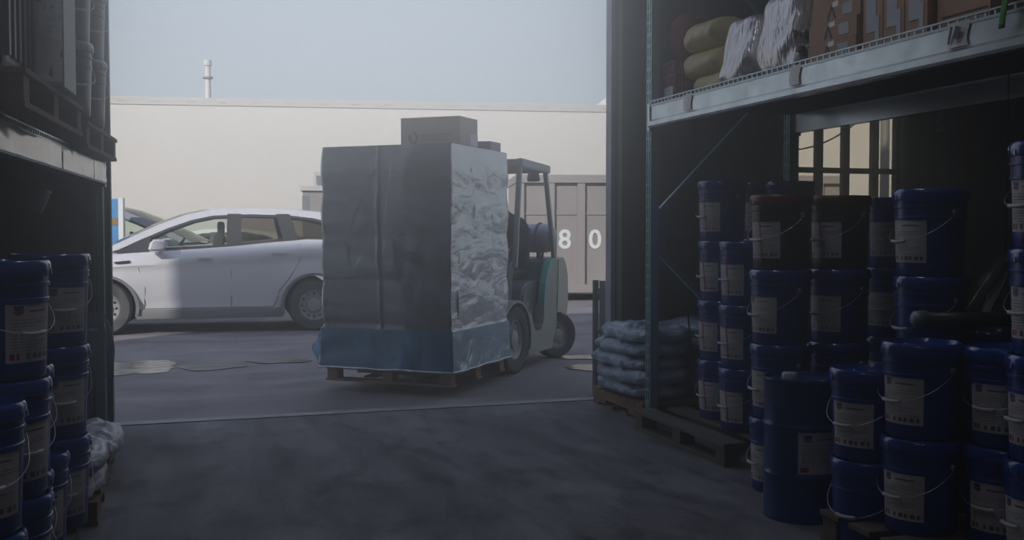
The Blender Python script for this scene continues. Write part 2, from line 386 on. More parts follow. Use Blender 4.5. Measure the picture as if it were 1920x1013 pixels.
# posts and standing pipes right of the window
def wpipe(name, px, r, m, label, y=WALL_Y - .14, z1=HT, cat='pipe', group=None):
    p = ony(px, 300, y); o = MB().lathe([(0, 0), (r, 0), (r, z1), (0, z1)], 20).build(name, m, None, (p.x, y, 0)); tag(o, label, cat, group)
wpipe('standing_pipe', 1738, .055, M['pipe'], 'rust-brown vertical pipe nearest the barred window')
wpipe('standing_pipe', 1697, .035, M['greypipe'], 'thin grey vertical conduit between barred window and brown pipe')
wpipe('standing_pipe', 1808, .035, M['pipe'], 'thin rust-brown vertical pipe farthest right along the end wall')
p = ony(1772, 300, WALL_Y)
struct('column_post', MB().bb((p.x - .10, WALL_Y - .12, 0), (p.x + .05, WALL_Y, HT)), M['greypipe'])
p = ony(1762, 228, WALL_Y - .14)
t = empty('switch_box', (p.x, WALL_Y - .12, p.z), label='small white switch box on the post right of the barred window', cat='switch box')
MB().box((0, -.02, 0), (.055, .04, .17), bev=.006).build('housing', M['number'], t); MB().box((0, -.045, 0), (.02, .02, .03)).build('lever', M['fdark'], t)
# ================================================================ pallets
def make_pallet(L=1.2, W=1.0, H=.12, wood='wood'):
    """runs along local x; stringers along x, deck boards across"""
    t = empty('wooden_pallet')
    d = MB(); n = 7
    for i in range(n):
        x = -L / 2 + .05 + (L - .1) * i / (n - 1); d.box((x, 0, H - .009), (.095 if i % 2 else .12, W, .018), bev=.002)
    d.build('deck', M[wood], t)
    for y in (-1, 0, 1):
        s = MB(); yy = y * (W / 2 - .022)
        s.prism([(-L / 2, .018), (-L / 2 + .22, .018), (-L / 2 + .24, .05), (-L / 2 + .42, .05), (-L / 2 + .44, .018), (L / 2 - .44, .018), (L / 2 - .42, .05), (L / 2 - .24, .05), (L / 2 - .22, .018), (L / 2, .018), (L / 2, H - .018), (-L / 2, H - .018)], yy - .02, yy + .02)
        s.build('stringer', M[wood], t)
    d = MB()
    for i in range(4):
        x = -L / 2 + .05 + (L - .1) * i / 3; d.box((x, 0, .009), (.10, W, .018))
    d.build('bottom_board', M[wood], t)
    return t
def make_block_pallet(L=1.2, W=1.0, H=.13, wood='woodgrey'):
    """lengthwise top boards on blocks, open sides"""
    t = empty('wooden_pallet')
    d = MB()
    for i in range(5):
        y = -W / 2 + .07 + (W - .14) * i / 4; d.box((0, y, H - .011), (L, .14, .022), bev=.003)
    d.build('deck', M[wood], t)
    for x in (-1, 0, 1):
        for y in (-1, 0, 1):
            MB().box((x * (L / 2 - .06), y * (W / 2 - .06), .022 + (H - .044) / 2), (.10, .10, H - .044), bev=.003).build('block', M[wood], t)
    d = MB()
    for y in (-1, 0, 1): d.box((0, y * (W / 2 - .06), .011), (L, .11, .022))
    d.build('bottom_board', M[wood], t)
    return t
def pallet(x, y, z, rz, label, group=None, mk=make_pallet, **k):
    t = mk(**k); t.location = (x, y, z); t.rotation_euler = (0, 0, rz); tag(t, label, 'pallet', group); return t

# ================================================================ racks
def upright_mesh(H, w=.075, d=.06, pitch=.076):
    """perforated channel post, front face towards -y, with teardrop slots in two rows"""
    m = MB(); x0 = -w / 2
    cols = [x0, x0 + .014, x0 + .026, x0 + .049, x0 + .061, x0 + w]
    n = int(H / pitch)
    for face_y, sx in ((-d / 2, 1),):
        for i in range(n):
            z = i * pitch
            for k in range(5):
                hole = k in (1, 3)
                if hole:
                    m.face([(cols[k], face_y, z), (cols[k + 1], face_y, z), (cols[k + 1], face_y, z + .018), (cols[k], face_y, z + .018)])
                else:
                    m.face([(cols[k], face_y, z), (cols[k + 1], face_y, z), (cols[k + 1], face_y, z + pitch), (cols[k], face_y, z + pitch)])
    m.bb((x0, -d / 2 + .001, 0), (x0 + .002, d / 2, n * pitch)).bb((x0 + w - .002, -d / 2 + .001, 0), (x0 + w, d / 2, n * pitch))
    m.bb((x0, d / 2 - .003, 0), (x0 + .016, d / 2, n * pitch)).bb((x0 + w - .016, d / 2 - .003, 0), (x0 + w, d / 2, n * pitch))
    m.bb((x0 + .002, -.004, 0), (x0 + w - .002, 0, n * pitch))          # web behind the slots
    m.bb((x0 - .02, -d / 2 - .02, 0), (x0 + w + .02, d / 2 + .02, .008))  # foot plate
    return m
def make_rack(name, length, depth, H, beam_z, beam_h, label, side, mat_post='teal'):
    """local x = along the aisle (0..length), local y = depth away from the aisle (side*y)"""
    t = empty(name, label=label, cat='rack')
    for x in (0, length):
        for y in (0, depth):
            u = upright_mesh(H).build('upright', M['upright'], t, (x, side * y, 0))
            if y == 0: u.rotation_euler = (0, 0, 0 if side > 0 else PI)
        for z in (1.28, 2.5, 3.6): MB().beam((x, 0, z), (x, side * depth, z), .03, .035).build('cross_tie', M[mat_post], t)
        for za, zb, ya, yb in ((1.2, .2, 0, depth), (1.38, 2.42, 0, depth), (2.55, 3.55, depth, 0)):
            MB().beam((x, side * ya, za), (x, side * yb, zb), .034, .034).build('diagonal_brace', M['upright'], t)
    for y in (0, depth):
        b = MB(); yy = side * (y - .02 if y == 0 else y + .02); hh = beam_h
        # stepped box beam: tall face above, rounded lower lip
        prof = [(-.032, 0), (-.038, .012), (-.038, .038), (-.028, .046), (-.022, .052), (-.022, hh), (.02, hh), (.02, 0)]
        s_ = side if y == 0 else -side
        b.prism([(yy + p[0] * s_, beam_z + p[1]) for p in prof], .04, length - .04, plane='YZ')
        b.bb((.02, yy - .03, beam_z - .02), (.05, yy + .03, beam_z + hh + .02)).bb((length - .05, yy - .03, beam_z - .02), (length - .02, yy + .03, beam_z + hh + .02))
        b.build('beam', M['galv'], t)
    d = MB(); zt = beam_z + beam_h
    n = int((length - .1) / .05)
    for i in range(n):
        x = .06 + i * .05
        d.box((x, side * depth / 2, zt + .012), (.005, depth + .05, .005))
        d.box((x, -side * .040, zt + .014), (.010, .006, .036))
    for y in [-.045 * side, -.02 * side] + [side * depth * k / 8 for k in range(1, 9)]:
        d.box((length / 2, y, zt + .007), (length - .1, .006, .006))
    d.box((length / 2, -side * .043, zt + .032), (length - .1, .007, .007)).box((length / 2, -side * .043, zt + .002), (length - .1, .007, .007))
    d.build('wire_deck', M['mesh'], t)
    MB().bb((.06, side * .02, zt - .018), (length - .06, side * (depth - .02), zt - .004)).build('deck_board', M['board'], t)
    return t, zt + .016

# right-hand rack
RX = 3.03; RY = 6.29; RL = 3.66
rack, DECK_R = make_rack('pallet_rack', RL, 1.05, 4.6, 1.975, .14, 'tall teal steel rack with long grey beam over the blue pails', 1)
rack.rotation_euler = (0, 0, -PI / 2); rack.location = (RX, RY, 0)
# (local x runs to -y world, local y runs to +x world)
def beam_sheet(px, w, lab, m='tape', torn=True):
    p = atd(px, 150, 5); d, f = ray(px, 150); s = (RX - .045) / d.x; y = d.y * s
    b = MB(); pts = []
    n = 6
    def fn(u, v): return (-.0015 - .006 * (1 - v) ** 2 * math.sin(u * PI), (u - .5) * w + (.008 * math.sin(v * 5) if torn else 0), v * .10)
    b.grid(fn, n, n); o = b.build('shelf_label', M[m], None, (RX - .0465, y, 2.032)); tag(o, lab, 'label')
    return o
beam_sheet(1290, .10, 'white paper label on the rack beam, nearest the doorway')
beam_sheet(1491, .09, 'white paper label on the rack beam below the silver bundles')
o = beam_sheet(1795, .12, 'curled white label with dark marks on the beam below the cartons')
i_ = MB(); i_.box((-.014, -.01, .055), (.002, .03, .05), Matrix.Rotation(R(20), 3, 'X')).box((-.012, .03, .05), (.002, .012, .07), Matrix.Rotation(R(14), 3, 'X')); i_.build('printed_mark', M['ink'], o)

# left-hand rack, turned a few degrees
LANG = R(4.4)
# far corner under px 178, near part leaving the frame on the left
pf = atd(184, 330, 6.72); LX, LY = pf.x, pf.y
lrack, DECK_L = make_rack('pallet_rack', 3.66, 1.05, 4.6, 1.60, .12, 'dark left-hand rack with a beam wrapped in white tape', -1)
ld = Vector((0, -1, 0)); ld.rotate(Matrix.Rotation(-LANG, 3, 'Z'))
lrack.location = (LX, LY, 0); lrack.rotation_euler = (0, 0, math.atan2(ld.y, ld.x))
def lp(s, t, z=0):
    """point on the left rack: s metres from the far post, t metres out from the aisle face"""
    n = Vector((-ld.y, ld.x, 0)); n = n if n.x < 0 else -n
    v = Vector((LX, LY, z)) + ld * s + n * t; return v
# long white tape pieces on its beam
for i, (s0, s1) in enumerate(((.14, .62), (.65, 1.62), (1.66, 3.2))):
    b = MB(); L_ = s1 - s0
    b.grid(lambda u, v: (u * L_, .0015 + .005 * noise.noise(Vector((u * 9 + i * 3, v * 3, 1))), .005 + v * (.105 - .012 * noise.noise(Vector((u * 7, 3, i))))), 24, 5)
    p = lp(s0, -.066, 1.602); o = b.build('shelf_label', M['tape'], None, p, lrack.rotation_euler.z)
    tag(o, ['short white sheet on left rack beam, beside the door post', 'long white sheet on left rack beam, middle of the three', 'long white sheet on left rack beam, nearest the camera'][i], 'label')

# ================================================================ pails
PR, PH = .153, .37
PROF = [(0, 0), (.131, 0), (.135, .006), (.1365, .05), (.143, .235), (.1475, .238), (.1475, .250), (.1445, .252), (.145, .285), (.150, .288), (.150, .298), (.146, .300), (.1462, .320)]
def body_r(z):
    for (r0, z0), (r1, z1) in zip(PROF[1:], PROF[2:]):
        if z0 <= z <= z1: return r0 + (r1 - r0) * (z - z0) / max(z1 - z0, 1e-6)
    return .146
def label_mesh(width=76, z0=.055, z1=.235, logo=True, off=.0006, rows=9):
    b = MB(); W = R(width)
    rr = lambda z: .1365 + (z - .05) * (.0065 / .185)
    def pt(u, z, o=off):
        a = (u - .5) * W; r = rr(z) + o; return (r * math.cos(a), r * math.sin(a), z)
    b.mi = 0; b.grid(lambda u, v: pt(u, z0 + (z1 - z0) * v), 12, 2)
    def patch(u0, u1, za, zb, mi, o=.0012):
        b.mi = mi; k = max(1, int((u1 - u0) * 12)); b.grid(lambda u, v: pt(u0 + (u1 - u0) * u, za + (zb - za) * v, o), k, 1)
    H = z1 - z0
    patch(.04, .96, z0 + H * .20, z0 + H * .206, 1); patch(.04, .96, z0 + H * .73, z0 + H * .737, 1)
    rnd = random.Random(rows)
    for i in range(rows):
        z = z0 + H * (.25 + .42 * i / (rows - 1)); u = .10
        while u < .86:
            l = rnd.uniform(.05, .16); patch(u, min(u + l, .92), z, z + H * .014, 1); u += l + .03
            if rnd.random() < .12: break
    for k in range(5): patch(.34 + .13 * k, .40 + .13 * k + .03 * (k % 2), z0 + H * .06, z0 + H * .15, 1)
    patch(.06, .22, z0 + H * .05, z0 + H * .16, 3 if logo else 1)
    patch(.40, .80, z0 + H * .86, z0 + H * .89, 1)
    if logo:   # blue and red chevrons
        for mi, zc in ((2, z0 + H * .88), (3, z0 + H * .81)):
            b.mi = mi; h = H * .055; dz = H * .035
            for ua, ub, s in ((.13, .21, 1), (.21, .29, -1)):
                za, zb = (zc + dz, zc) if s > 0 else (zc, zc + dz)
                b.face([pt(ua, za, .0016), pt(ub, zb, .0016), pt(ub, zb + h, .0016), pt(ua, za + h, .0016)])
            if mi == 2: b.face([pt(.13, zc + dz + h, .0016), pt(.21, zc + h, .0016), pt(.29, zc + dz + h, .0016)])
    return b
def make_pail(bodym='blue', lidm='bluelid', logo=True, label=True, streak=False):
    t = empty('pail')
    MB().lathe(PROF, 40).build('bucket', M[bodym], t, sharp=35)
    lid = [(.146, .318), (.1525, .320), (.1545, .326), (.1545, .352), (.152, .360), (.147, .366), (.140, .367), (.137, .360), (.134, .352), (.04, .350), (.038, .354), (0, .354)]
    m = MB().lathe(lid, 40)
    for k in range(20):
        a = 2 * PI * k / 20; m.box((.1550 * math.cos(a), .1550 * math.sin(a), .330), (.004, .012, .018), a)
    m.lathe([(.03, .352), (.03, .362), (.026, .365), (0, .365)], 16, (.07, 0, 0))
    m.build('lid', M[lidm], t, sharp=35)
    if label:
        label_mesh(logo=logo).build('label', [M['paper'], M['ink'], M['eblue'], M['ered']], t)
    if streak:
        label_mesh  # red drip stripe down the side
        b = MB(); b.grid(lambda u, v: ((body_r(.03 + .27 * v) + .0022) * math.cos(R(-6 + 3 * u + 2 * math.sin(v * 6))), (body_r(.03 + .27 * v) + .0022) * math.sin(R(-6 + 3 * u + 2 * math.sin(v * 6))), .03 + .27 * v), 1, 14)
        b.build('red_stripe', M['ered'], t)
    # bail hanging over the label, ears at the sides
    b = MB(); ze = .268; pts = []
    b0 = R(0)
    for i in range(25):
        a = -PI / 2 + PI * i / 24; z = ze - .125 * (math.cos(a) ** .8 if math.cos(a) > 1e-6 else 0); r = max(body_r(z), .143) + .010 + .012 * math.cos(a)
        pts.append((r * math.cos(a), r * math.sin(a), z))
    b.tube(pts, .0016, 6)
    for s in (-1, 1): b.lathe([(0, -.004), (.013, -.004), (.013, .010), (0, .012)], 12, (0, s * .146, ze), rot=Matrix.Rotation(-s * PI / 2, 3, 'X'))
    h = b.build('bail_handle', M['wire'], t, rz=R(-8))
    g = MB(); gp = pts[10:15]; g.tube([gp[0], gp[1], gp[2], gp[3], gp[4]], .0075, 8); g.build('grip', M['grip'], h)
    return t
proto = {}
def get_pail(kind):
    kw = {'blue': {}, 'bluestripe': dict(streak=True, logo=False), 'redlid': dict(bodym='blackpl', lidm='redlid', logo=False, streak=True), 'grey': dict(bodym='greypail', lidm='greylid', label=False), 'plain': dict(label=False), 'bluenl': dict(logo=False)}[kind]
    if kind not in proto: proto[kind] = make_pail(**kw); return proto[kind]
    return copy_tree(proto[kind])
TIER = {1: [''], 2: ['lower', 'upper'], 3: ['bottom', 'middle', 'top'], 4: ['bottom', 'second from bottom', 'third from bottom', 'top'], 5: ['bottom', 'second from bottom', 'middle', 'second from top', 'top']}
def dirlabel(x, y, phi):
    c = Vector((-x, -y, 0)).normalized(); l = Vector((-math.cos(YAW), math.sin(YAW), 0))
    d = c * math.cos(R(phi)) + l * math.sin(R(phi)); return math.atan2(d.y, d.x)
def stack(px, D, n, zb, phi, where, group, kinds='blue', name='oil_pail', words='blue oil pail', jit=5):
    p = atd(px, 600, D)
    for k in range(n):
        kd = kinds if isinstance(kinds, str) else kinds[k]
        t = get_pail(kd); t.name = name
        t.location = (p.x + random.uniform(-.004, .004), p.y + random.uniform(-.004, .004), zb + k * PH)
        t.rotation_euler = (0, 0, dirlabel(p.x, p.y, phi + random.uniform(-jit, jit)))
        wd = words if isinstance(words, str) else words[k]
        tier = TIER[n][k]
        lab = f'{wd}, {tier} of the stack {where}' if n > 1 else f'{wd} {where}'
        assert len(lab.split()) <= 16, lab
        tag(t, lab, 'pail', group)
GR = 'oil pails stacked on the right'; GL = 'oil pails stacked on the left'
P = .121
# right side, far to near
stack(1428, 6.95, 4, .14, 20, 'behind the two leftmost right-hand ones', GR, 'bluenl')
stack(1354, 6.50, 4, .131, 52, 'leftmost on the right', GR, 'bluestripe')
stack(1480, 6.55, 4, .131, 40, 'behind red lids, under the window', GR, 'bluenl')
stack(1396, 6.10, 3, .131, 50, 'three high, second from doorway', GR, 'bluestripe')
stack(1464, 5.20, 4, 0, 52, 'with the left red lid', GR, ['bluenl', 'bluenl', 'blue', 'redlid'], words=['blue oil pail'] * 3 + ['black pail with red lid'])
stack(1572, 5.30, 4, 0, 42, 'with the right red lid', GR, ['plain', 'plain', 'bluenl', 'redlid'], words=['blue oil pail'] * 3 + ['black pail with red lid'])
stack(1672, 5.60, 4, 0, 20, 'just right of the red lids', GR, 'bluenl')
stack(1742, 4.47, 4, 0, 55, 'left of the steel tube end', GR, ['plain', 'plain', 'plain', 'bluenl'])
stack(1630, 4.27, 2, 0, 30, 'touching the blue drum', GR, ['plain', 'blue'], words=['blue pail with no label', 'blue oil pail'])
stack(1731, 4.06, 2, P + .01, 45, 'on the bottom right pallet corner', GR)
stack(1868, 4.5, 2, P + .01, 55, 'half hidden between front stacks', GR)
stack(1891, 3.89, 2, P + .01, 25, 'second from the right edge', GR)
stack(1976, 3.62, 4, P + .01, 60, 'cut by the right edge', GR)
# left side
PL = .101
stack(93, 4.21, 3, PL, -32, 'beside the left white bags', GL, 'blue')
stack(-3, 3.25, 3, PL, -62, 'three high at the left edge', GL, 'blue')
stack(7, 3.56, 2, PL, -45, 'hidden behind the tall left-edge one', GL, 'blue')
stack(41, 3.87, 1, PL, -30, 'standing alone low between the left stacks', GL, 'blue')
stack(-69, 2.90, 2, PL - .02, -38, 'two high, cut by the left edge', GL, 'blue')
# pallets under them
pallet(3.42, 5.62, 0, PI / 2, 'weathered wooden pallet under the four-high and three-high pail stacks behind the rack post', mk=make_block_pallet, L=1.18, W=1.12)
p = atd(1731, 600, 4.06)
pallet(p.x + .36, p.y - .16, 0, -.05, 'wooden pallet at the bottom right under the front pails', mk=make_block_pallet, L=1.20, W=.98)
pallet(3.62, 6.85, 0, PI / 2, 'short wooden pallet under the blue-white bags beside the doorway', L=.86, W=1.2)
p = atd(30, 600, 3.5)
pallet(p.x - .19, p.y - .05, 0, PI / 2 - .02, 'wooden pallet under the left pail stacks', wood='woodgrey', L=1.62, W=.60, H=.10)
pallet(-.83, 5.60, 0, PI / 2, 'low wooden pallet under the white bags by the left door post', L=1.45, W=1.0, H=.11)
# ================================================================ blue drum
p = atd(1508, 700, 4.72)
t = empty('steel_drum', (p.x, p.y, 0), dirlabel(p.x, p.y, -22), 'blue steel drum with a white label, standing on the floor between pail stacks', 'drum')
dp = [(0, .004), (.172, .004), (.178, 0), (.180, .008), (.177, .016)]
for zc in (.205, .425):
    dp += [(.1765, zc - .02), (.178, zc - .012), (.183, zc - .004), (.183, zc + .004), (.178, zc + .012), (.1765, zc + .02)]
dp += [(.1765, .615), (.180, .622), (.182, .630), (.180, .638), (.175, .638), (.173, .630), (.171, .622), (0, .622)]
MB().lathe(dp, 56).build('drum_body', M['drum'], t, sharp=40)
MB().lathe([(.036, .622), (.036, .640), (.031, .646), (0, .646)], 24, (-.07, -.04, 0)).build('bung_cap', M['grip'], t)
MB().lathe([(.018, .622), (.018, .632), (0, .634)], 16, (.09, .06, 0)).build('small_bung', M['drum'], t)
b = MB(); LW = R(62)
def dpnt(u, v, o=0): a = (u - .5) * LW; r = .1775 + o; return (r * math.cos(a), r * math.sin(a), .225 + .185 * v)
b.grid(lambda u, v: dpnt(u, v), 12, 2)
def dpatch(u0, u1, v0, v1, mi): b.mi = mi; b.grid(lambda u, v: dpnt(u0 + (u1 - u0) * u, v0 + (v1 - v0) * v, .0009), max(1, int((u1 - u0) * 12)), 1)
for v_ in (.20, .68): dpatch(.03, .97, v_, v_ + .008, 1)
for i in range(8):
    u = .08
    while u < .85: l = random.uniform(.06, .2); dpatch(u, min(.93, u + l), .26 + .05 * i, .272 + .05 * i, 1); u += l + .04
dpatch(.06, .24, .05, .16, 3); dpatch(.42, .9, .82, .85, 1)
for mi, vc in ((2, .84), (3, .765)):
    b.mi = mi
    for ua, ub, s in ((.12, .21, 1), (.21, .30, -1)):
        va, vb = (vc + .035, vc) if s > 0 else (vc, vc + .035)
        b.face([dpnt(ua, va, .0012), dpnt(ub, vb, .0012), dpnt(ub, vb + .055, .0012), dpnt(ua, va + .055, .0012)])
    if mi == 2: b.face([dpnt(.12, vc + .09, .0012), dpnt(.21, vc + .055, .0012), dpnt(.30, vc + .09, .0012)])
b.build('label', [M['paper'], M['ink'], M['eblue'], M['ered']], t)

# ================================================================ bags
def bag(x, y, z, L, W, H, rz, seed, m, label, group, tilt=0):
    b = MB(); rnd = Vector((seed * 3.7, seed * 1.3, seed))
    def fn(u, v):
        a = u * 2 * PI; c = -PI / 2 + v * PI
        ca, sa = math.cos(a), math.sin(a); cc, sc = math.cos(c), math.sin(c)
        pw = lambda t, e: math.copysign(abs(t) ** e, t)
        px_, py_ = pw(ca, .55) * pw(cc, .45), pw(sa, .55) * pw(cc, .45)
        # corners pinched flat like a filled sack
        edge = max(abs(px_), abs(py_)); hh = pw(sc, .75)
        q = Vector((px_ * L / 2, py_ * W / 2, hh * H / 2 * (1 - .35 * (abs(px_) * abs(py_)) ** 1.5)))
        n = noise.noise(q * 6 + rnd) * .024 + abs(noise.noise(q * 15 + rnd)) * .022 - abs(noise.noise(q * 33 + rnd)) * .010
        q += Vector((px_ * n, py_ * n, (hh if hh > 0 else 0) * n * 1.3))
        return (q.x, q.y, max(q.z, -H / 2) + H / 2)
    b.grid(fn, 80, 40, wrap=True)
    bmesh.ops.remove_doubles(b.bm, verts=b.bm.verts, dist=.0004)
    o = b.build('filled_bag', m, None, (x, y, z), rz); smooth_all(o)
    return tag(o, label, 'bag', group)
G1 = 'filled plastic bags piled beside the doorway'
zz = .122
names = ['bottom', 'second from bottom', 'middle', 'second from top', 'top']
for k in range(5):
    bag(3.22 + random.uniform(-.03, .03), 6.86 + random.uniform(-.04, .04), zz, .80, .50, .118, PI / 2 + random.uniform(-.06, .06), k + 1, M['bag'], f'shiny blue-white bag, {names[k]} of the front pile beside the doorway', G1); zz += .098
zz = .122
for k in range(5):
    bag(3.76 + random.uniform(-.03, .03), 6.86 + random.uniform(-.03, .03), zz, .80, .52, .12, PI / 2 + random.uniform(-.05, .05), k + 9, M['bag'], f'shiny blue-white bag, {names[k]} of the rear pile, away from the doorway', G1); zz += .100
G2 = 'white filled bags on the low left pallet'
bag(-.58, 5.06, .112, .70, .52, .115, 1.5, 21, M['bagwhite'], 'white bag, underneath the nearer one on the left pallet', G2)
bag(-.56, 5.10, .215, .70, .52, .12, 1.62, 22, M['bagwhite'], 'white bag with reddish print, on top at the near end of the left pallet', G2)
bag(-.52, 5.92, .112, .74, .5, .13, 1.55, 23, M['bagwhite'], 'white bag lying flat at the far end of the left pallet, by the door post', G2)

# ================================================================ things on the right shelf
def carton(c, d, rz, label, group=None, m='cardboard', marks=True, name='cardboard_carton', tapes=True):
    t = empty(name, (c[0], c[1], c[2]), rz, label, 'carton', group)
    MB().bb((-d[0] / 2, -d[1] / 2, 0), (d[0] / 2, d[1] / 2, d[2]), bev=.004).build('box', M[m], t)
    if tapes: MB().bb((-d[0] / 2 - .001, -.024, d[2] * .75), (-d[0] / 2 + .001, .024, d[2])).bb((-d[0] / 2, -.024, d[2] - .001), (d[0] / 2, .024, d[2] + .001)).build('packing_tape', M['tape'], t)
    return t
def rshelf(px, x=None, py=60):
    """y on the right shelf where the frame column px meets the plane x"""
    x = x or RX + .12; d, f = ray(px, py); return d.y * x / d.x
ZS = DECK_R + .002
G3 = 'flat cartons stacked on the rack shelf'
ya, yb = rshelf(1537), rshelf(1628)
for k in range(4):
    cy = (ya + yb) / 2; t = carton((RX + .30 + .012 * k, cy + .01 * (k % 2), ZS + k * .098), (.50, abs(ya - yb), .095), 0, f'flat brown carton, {names[k] if k < 2 else ["", "", "third from bottom", "top"][k]} of the shelf stack right of the metal parts', G3)
    d = MB(); d.bb((-.2515, .06 - abs(ya - yb) / 2, .02), (-.250, .14 - abs(ya - yb) / 2, .075)); d.build('box_sticker', M['sticker'], t)
    d = MB(); d.beam((-.2515, .03, .08), (-.2515, .06, .015), .001, .008).beam((-.2515, .03, .08), (-.2515, .0, .015), .001, .008); d.build('printed_mark', M['print'], t)
ya, yb = rshelf(1634), rshelf(1757)
G4 = 'tall cartons standing in a row on the rack shelf'
for k in range(3):
    w_ = abs(ya - yb) / 3; cy = ya - w_ * (k + .5)
    t = carton((RX + .28, cy, ZS), (.42, w_ - .006, .40), 0, f'upright brown carton with a pale sheet, {["left", "middle", "right"][k]} of the three on the shelf', G4)
    MB().bb((-.2125, -.025, .09), (-.2105, .045, .38)).bb((-.213, -.05, .02 + .03), (-.2105, -.02, .16)).build('taped_sheet', M['sticker'], t)
ya, yb = rshelf(1762), rshelf(1862)
t = carton((RX + .33, (ya + yb) / 2, ZS), (.45, abs(ya - yb), .34), 0, 'wide pale carton with printed lines, rightmost on the rack shelf', None)
d = MB()
for i in range(3): d.bb((-.2265, -.14, .03 + .02 * i), (-.225, .12, .037 + .02 * i))
d.build('printed_lines', M['print'], t)
# metal parts
G5 = 'metal rods and fittings lying on the shelf'
ym = rshelf(1512)
for k in range(12):
    z = ZS + .02 + (k // 4) * .085; yy = ym + .055 - (k % 4) * .045; m = MB()
    m.lathe([(0, 0), (.019, 0), (.019, .03), (.014, .032), (.014, .40), (.019, .40), (.019, .43), (0, .43)], 12, axis='X', smooth=True)
    o = m.build('metal_rod', M['steel'] if k % 3 else M['pipe'], None, (RX + .05 + .02 * (k % 3), yy, z + .003 * (k % 2)))
    tag(o, 'short dark metal fitting lying in the pile between silver bundles and cartons', 'rod', G5)
for k in range(2):
    z = ZS + .085 * (k + 1) - .004
    o = MB().bb((RX + .1, ym - .1, z - .004), (RX + .38, ym + .075, z + .002)).build('packing_slip', M['board'], None)
    tag(o, f'thin dark board, {["lower", "upper"][k]} of the two between the metal fittings', 'board')
# foil bundles
def foil(px0, px1, h, seed, label, top=.8):
    ya, yb = rshelf(px0, RX + .05), rshelf(px1, RX + .05); W = abs(ya - yb); cy = (ya + yb) / 2
    b = MB()
    def fn(u, v):
        a = u * 2 * PI; c = -PI / 2 + v * PI; pw = lambda t, e: math.copysign(abs(t) ** e, t)
        x = pw(math.cos(a), .4) * pw(math.cos(c), .3); y = pw(math.sin(a), .4) * pw(math.cos(c), .3); z = pw(math.sin(c), .5)
        q = Vector((x * .19, y * W / 2, (z + 1) / 2 * h)); s = 1 - (1 - top) * (q.z / h) ** 2
        q.x = q.x * s + .04 * (q.z / h); q.y *= s
        f_ = .012 * math.sin((q.z * 1.2 + q.y * .9) * 26 + 4 * noise.noise(q * 4 + Vector((seed, 0, 0)))) * (.4 + noise.noise(q * 5)) + .018 * noise.noise(q * 9 + Vector((0, seed, 0)))
        q.x += x * f_; q.y += y * f_ * .6; q.z = max(q.z + z * f_ * .5, 0); return tuple(q)
    b.grid(fn, 96, 48, wrap=True); bmesh.ops.remove_doubles(b.bm, verts=b.bm.verts, dist=.0004)
    o = b.build('foil_bundle', M['foil'], None, (RX + .21, cy, ZS)); smooth_all(o); return tag(o, label, 'bundle', 'silver wrapped bundles on the shelf')
foil(1345, 1411, .40, 3, 'crumpled silver wrapped bundle beside the yellow rolls', .86)
foil(1413, 1496, .47, 8, 'taller crumpled silver bundle beside the metal fittings', .84)
# yellow rolled sacks, three high, their ends toward the aisle
for k, (px, r, zc, L_) in enumerate(((1300, .070, 0, .42), (1282, .088, .125, .48), (1284, .100, .285, .46))):
    y = rshelf(px, RX + .10); b = MB()
    def fn(u, v, r=r, k=k, L_=L_):
        a = u * 2 * PI; rr = r * max(0, 1 - abs(2 * v - 1) ** 9) ** .5
        rr *= 1 + .05 * math.sin(3 * a + k + 4 * v) + .05 * noise.noise(Vector((math.cos(a) * 2, math.sin(a) * 2, v * 7 + k * 5)))
        return (rr * 1.35 * math.cos(a), -v * L_, rr * .95 * math.sin(a))
    b.grid(fn, 40, 40, wrap=True)
    o = b.build('rolled_sack', M['yroll'], None, (RX + .17 + .01 * k, y, ZS + zc + r * .95)); smooth_all(o)
    tag(o, f'yellow rolled sack, {["bottom", "middle", "top"][k]} of the pile next to silver bundles', 'sack', 'yellow rolled sacks on the shelf')
# red sack on the crate
o = bag(RX + .19, 6.13, ZS + .268, .21, .21, .30, .1, 40, M['redcloth'], 'dark red lumpy sack on the lattice crate, left of the yellow rolls', None)
o['category'] = 'sack'
# red crate
t = empty('plastic_crate', (RX + .13, 6.14, ZS), 0, 'dark red plastic crate with a lattice side, leftmost on the rack shelf', 'crate')
b = MB(); d_ = .09
for z in (0, .08, .16, .25): 
    b.bb((-d_, -d_, z), (d_, -d_ + .01, z + .014)).bb((-d_, d_ - .01, z), (d_, d_, z + .014)).bb((-d_, -d_, z), (-d_ + .01, d_, z + .014)).bb((d_ - .01, -d_, z), (d_, d_, z + .014))
for s in [-1, -.66, -.33, 0, .33, .66, 1]:
    q = s * (d_ - .006)
    for w_ in (-1, 1):
        b.bb((q - .006, w_ * d_ - .006 * w_ - .005, 0), (q + .006, w_ * d_ - .006 * w_ + .005, .26)).bb((w_ * d_ - .006 * w_ - .005, q - .006, 0), (w_ * d_ - .006 * w_ + .005, q + .006, .26))
b.bb((-d_, -d_, 0), (d_, d_, .008)); b.build('crate_body', M['crate'], t)
MB().bb((-d_ - .002, -.06, .02), (-d_ + .001, .06, .10)).build('crate_label', M['sticker'], t)
# green strap hanging at the far right of the shelf
y = rshelf(1898, RX - .06); b = MB()
b.grid(lambda u, v: (.006 * math.sin(v * 5), (u - .5) * .03 + .03 * v, -v * .26 + .15), 3, 12)
o = b.build('green_strap', M['greencloth'], None, (RX - .075, y, 2.165)); o.modifiers.new('thickness', 'SOLIDIFY').thickness = .003
tag(o, 'green strap end hanging over the beam at the top right corner', 'strap')
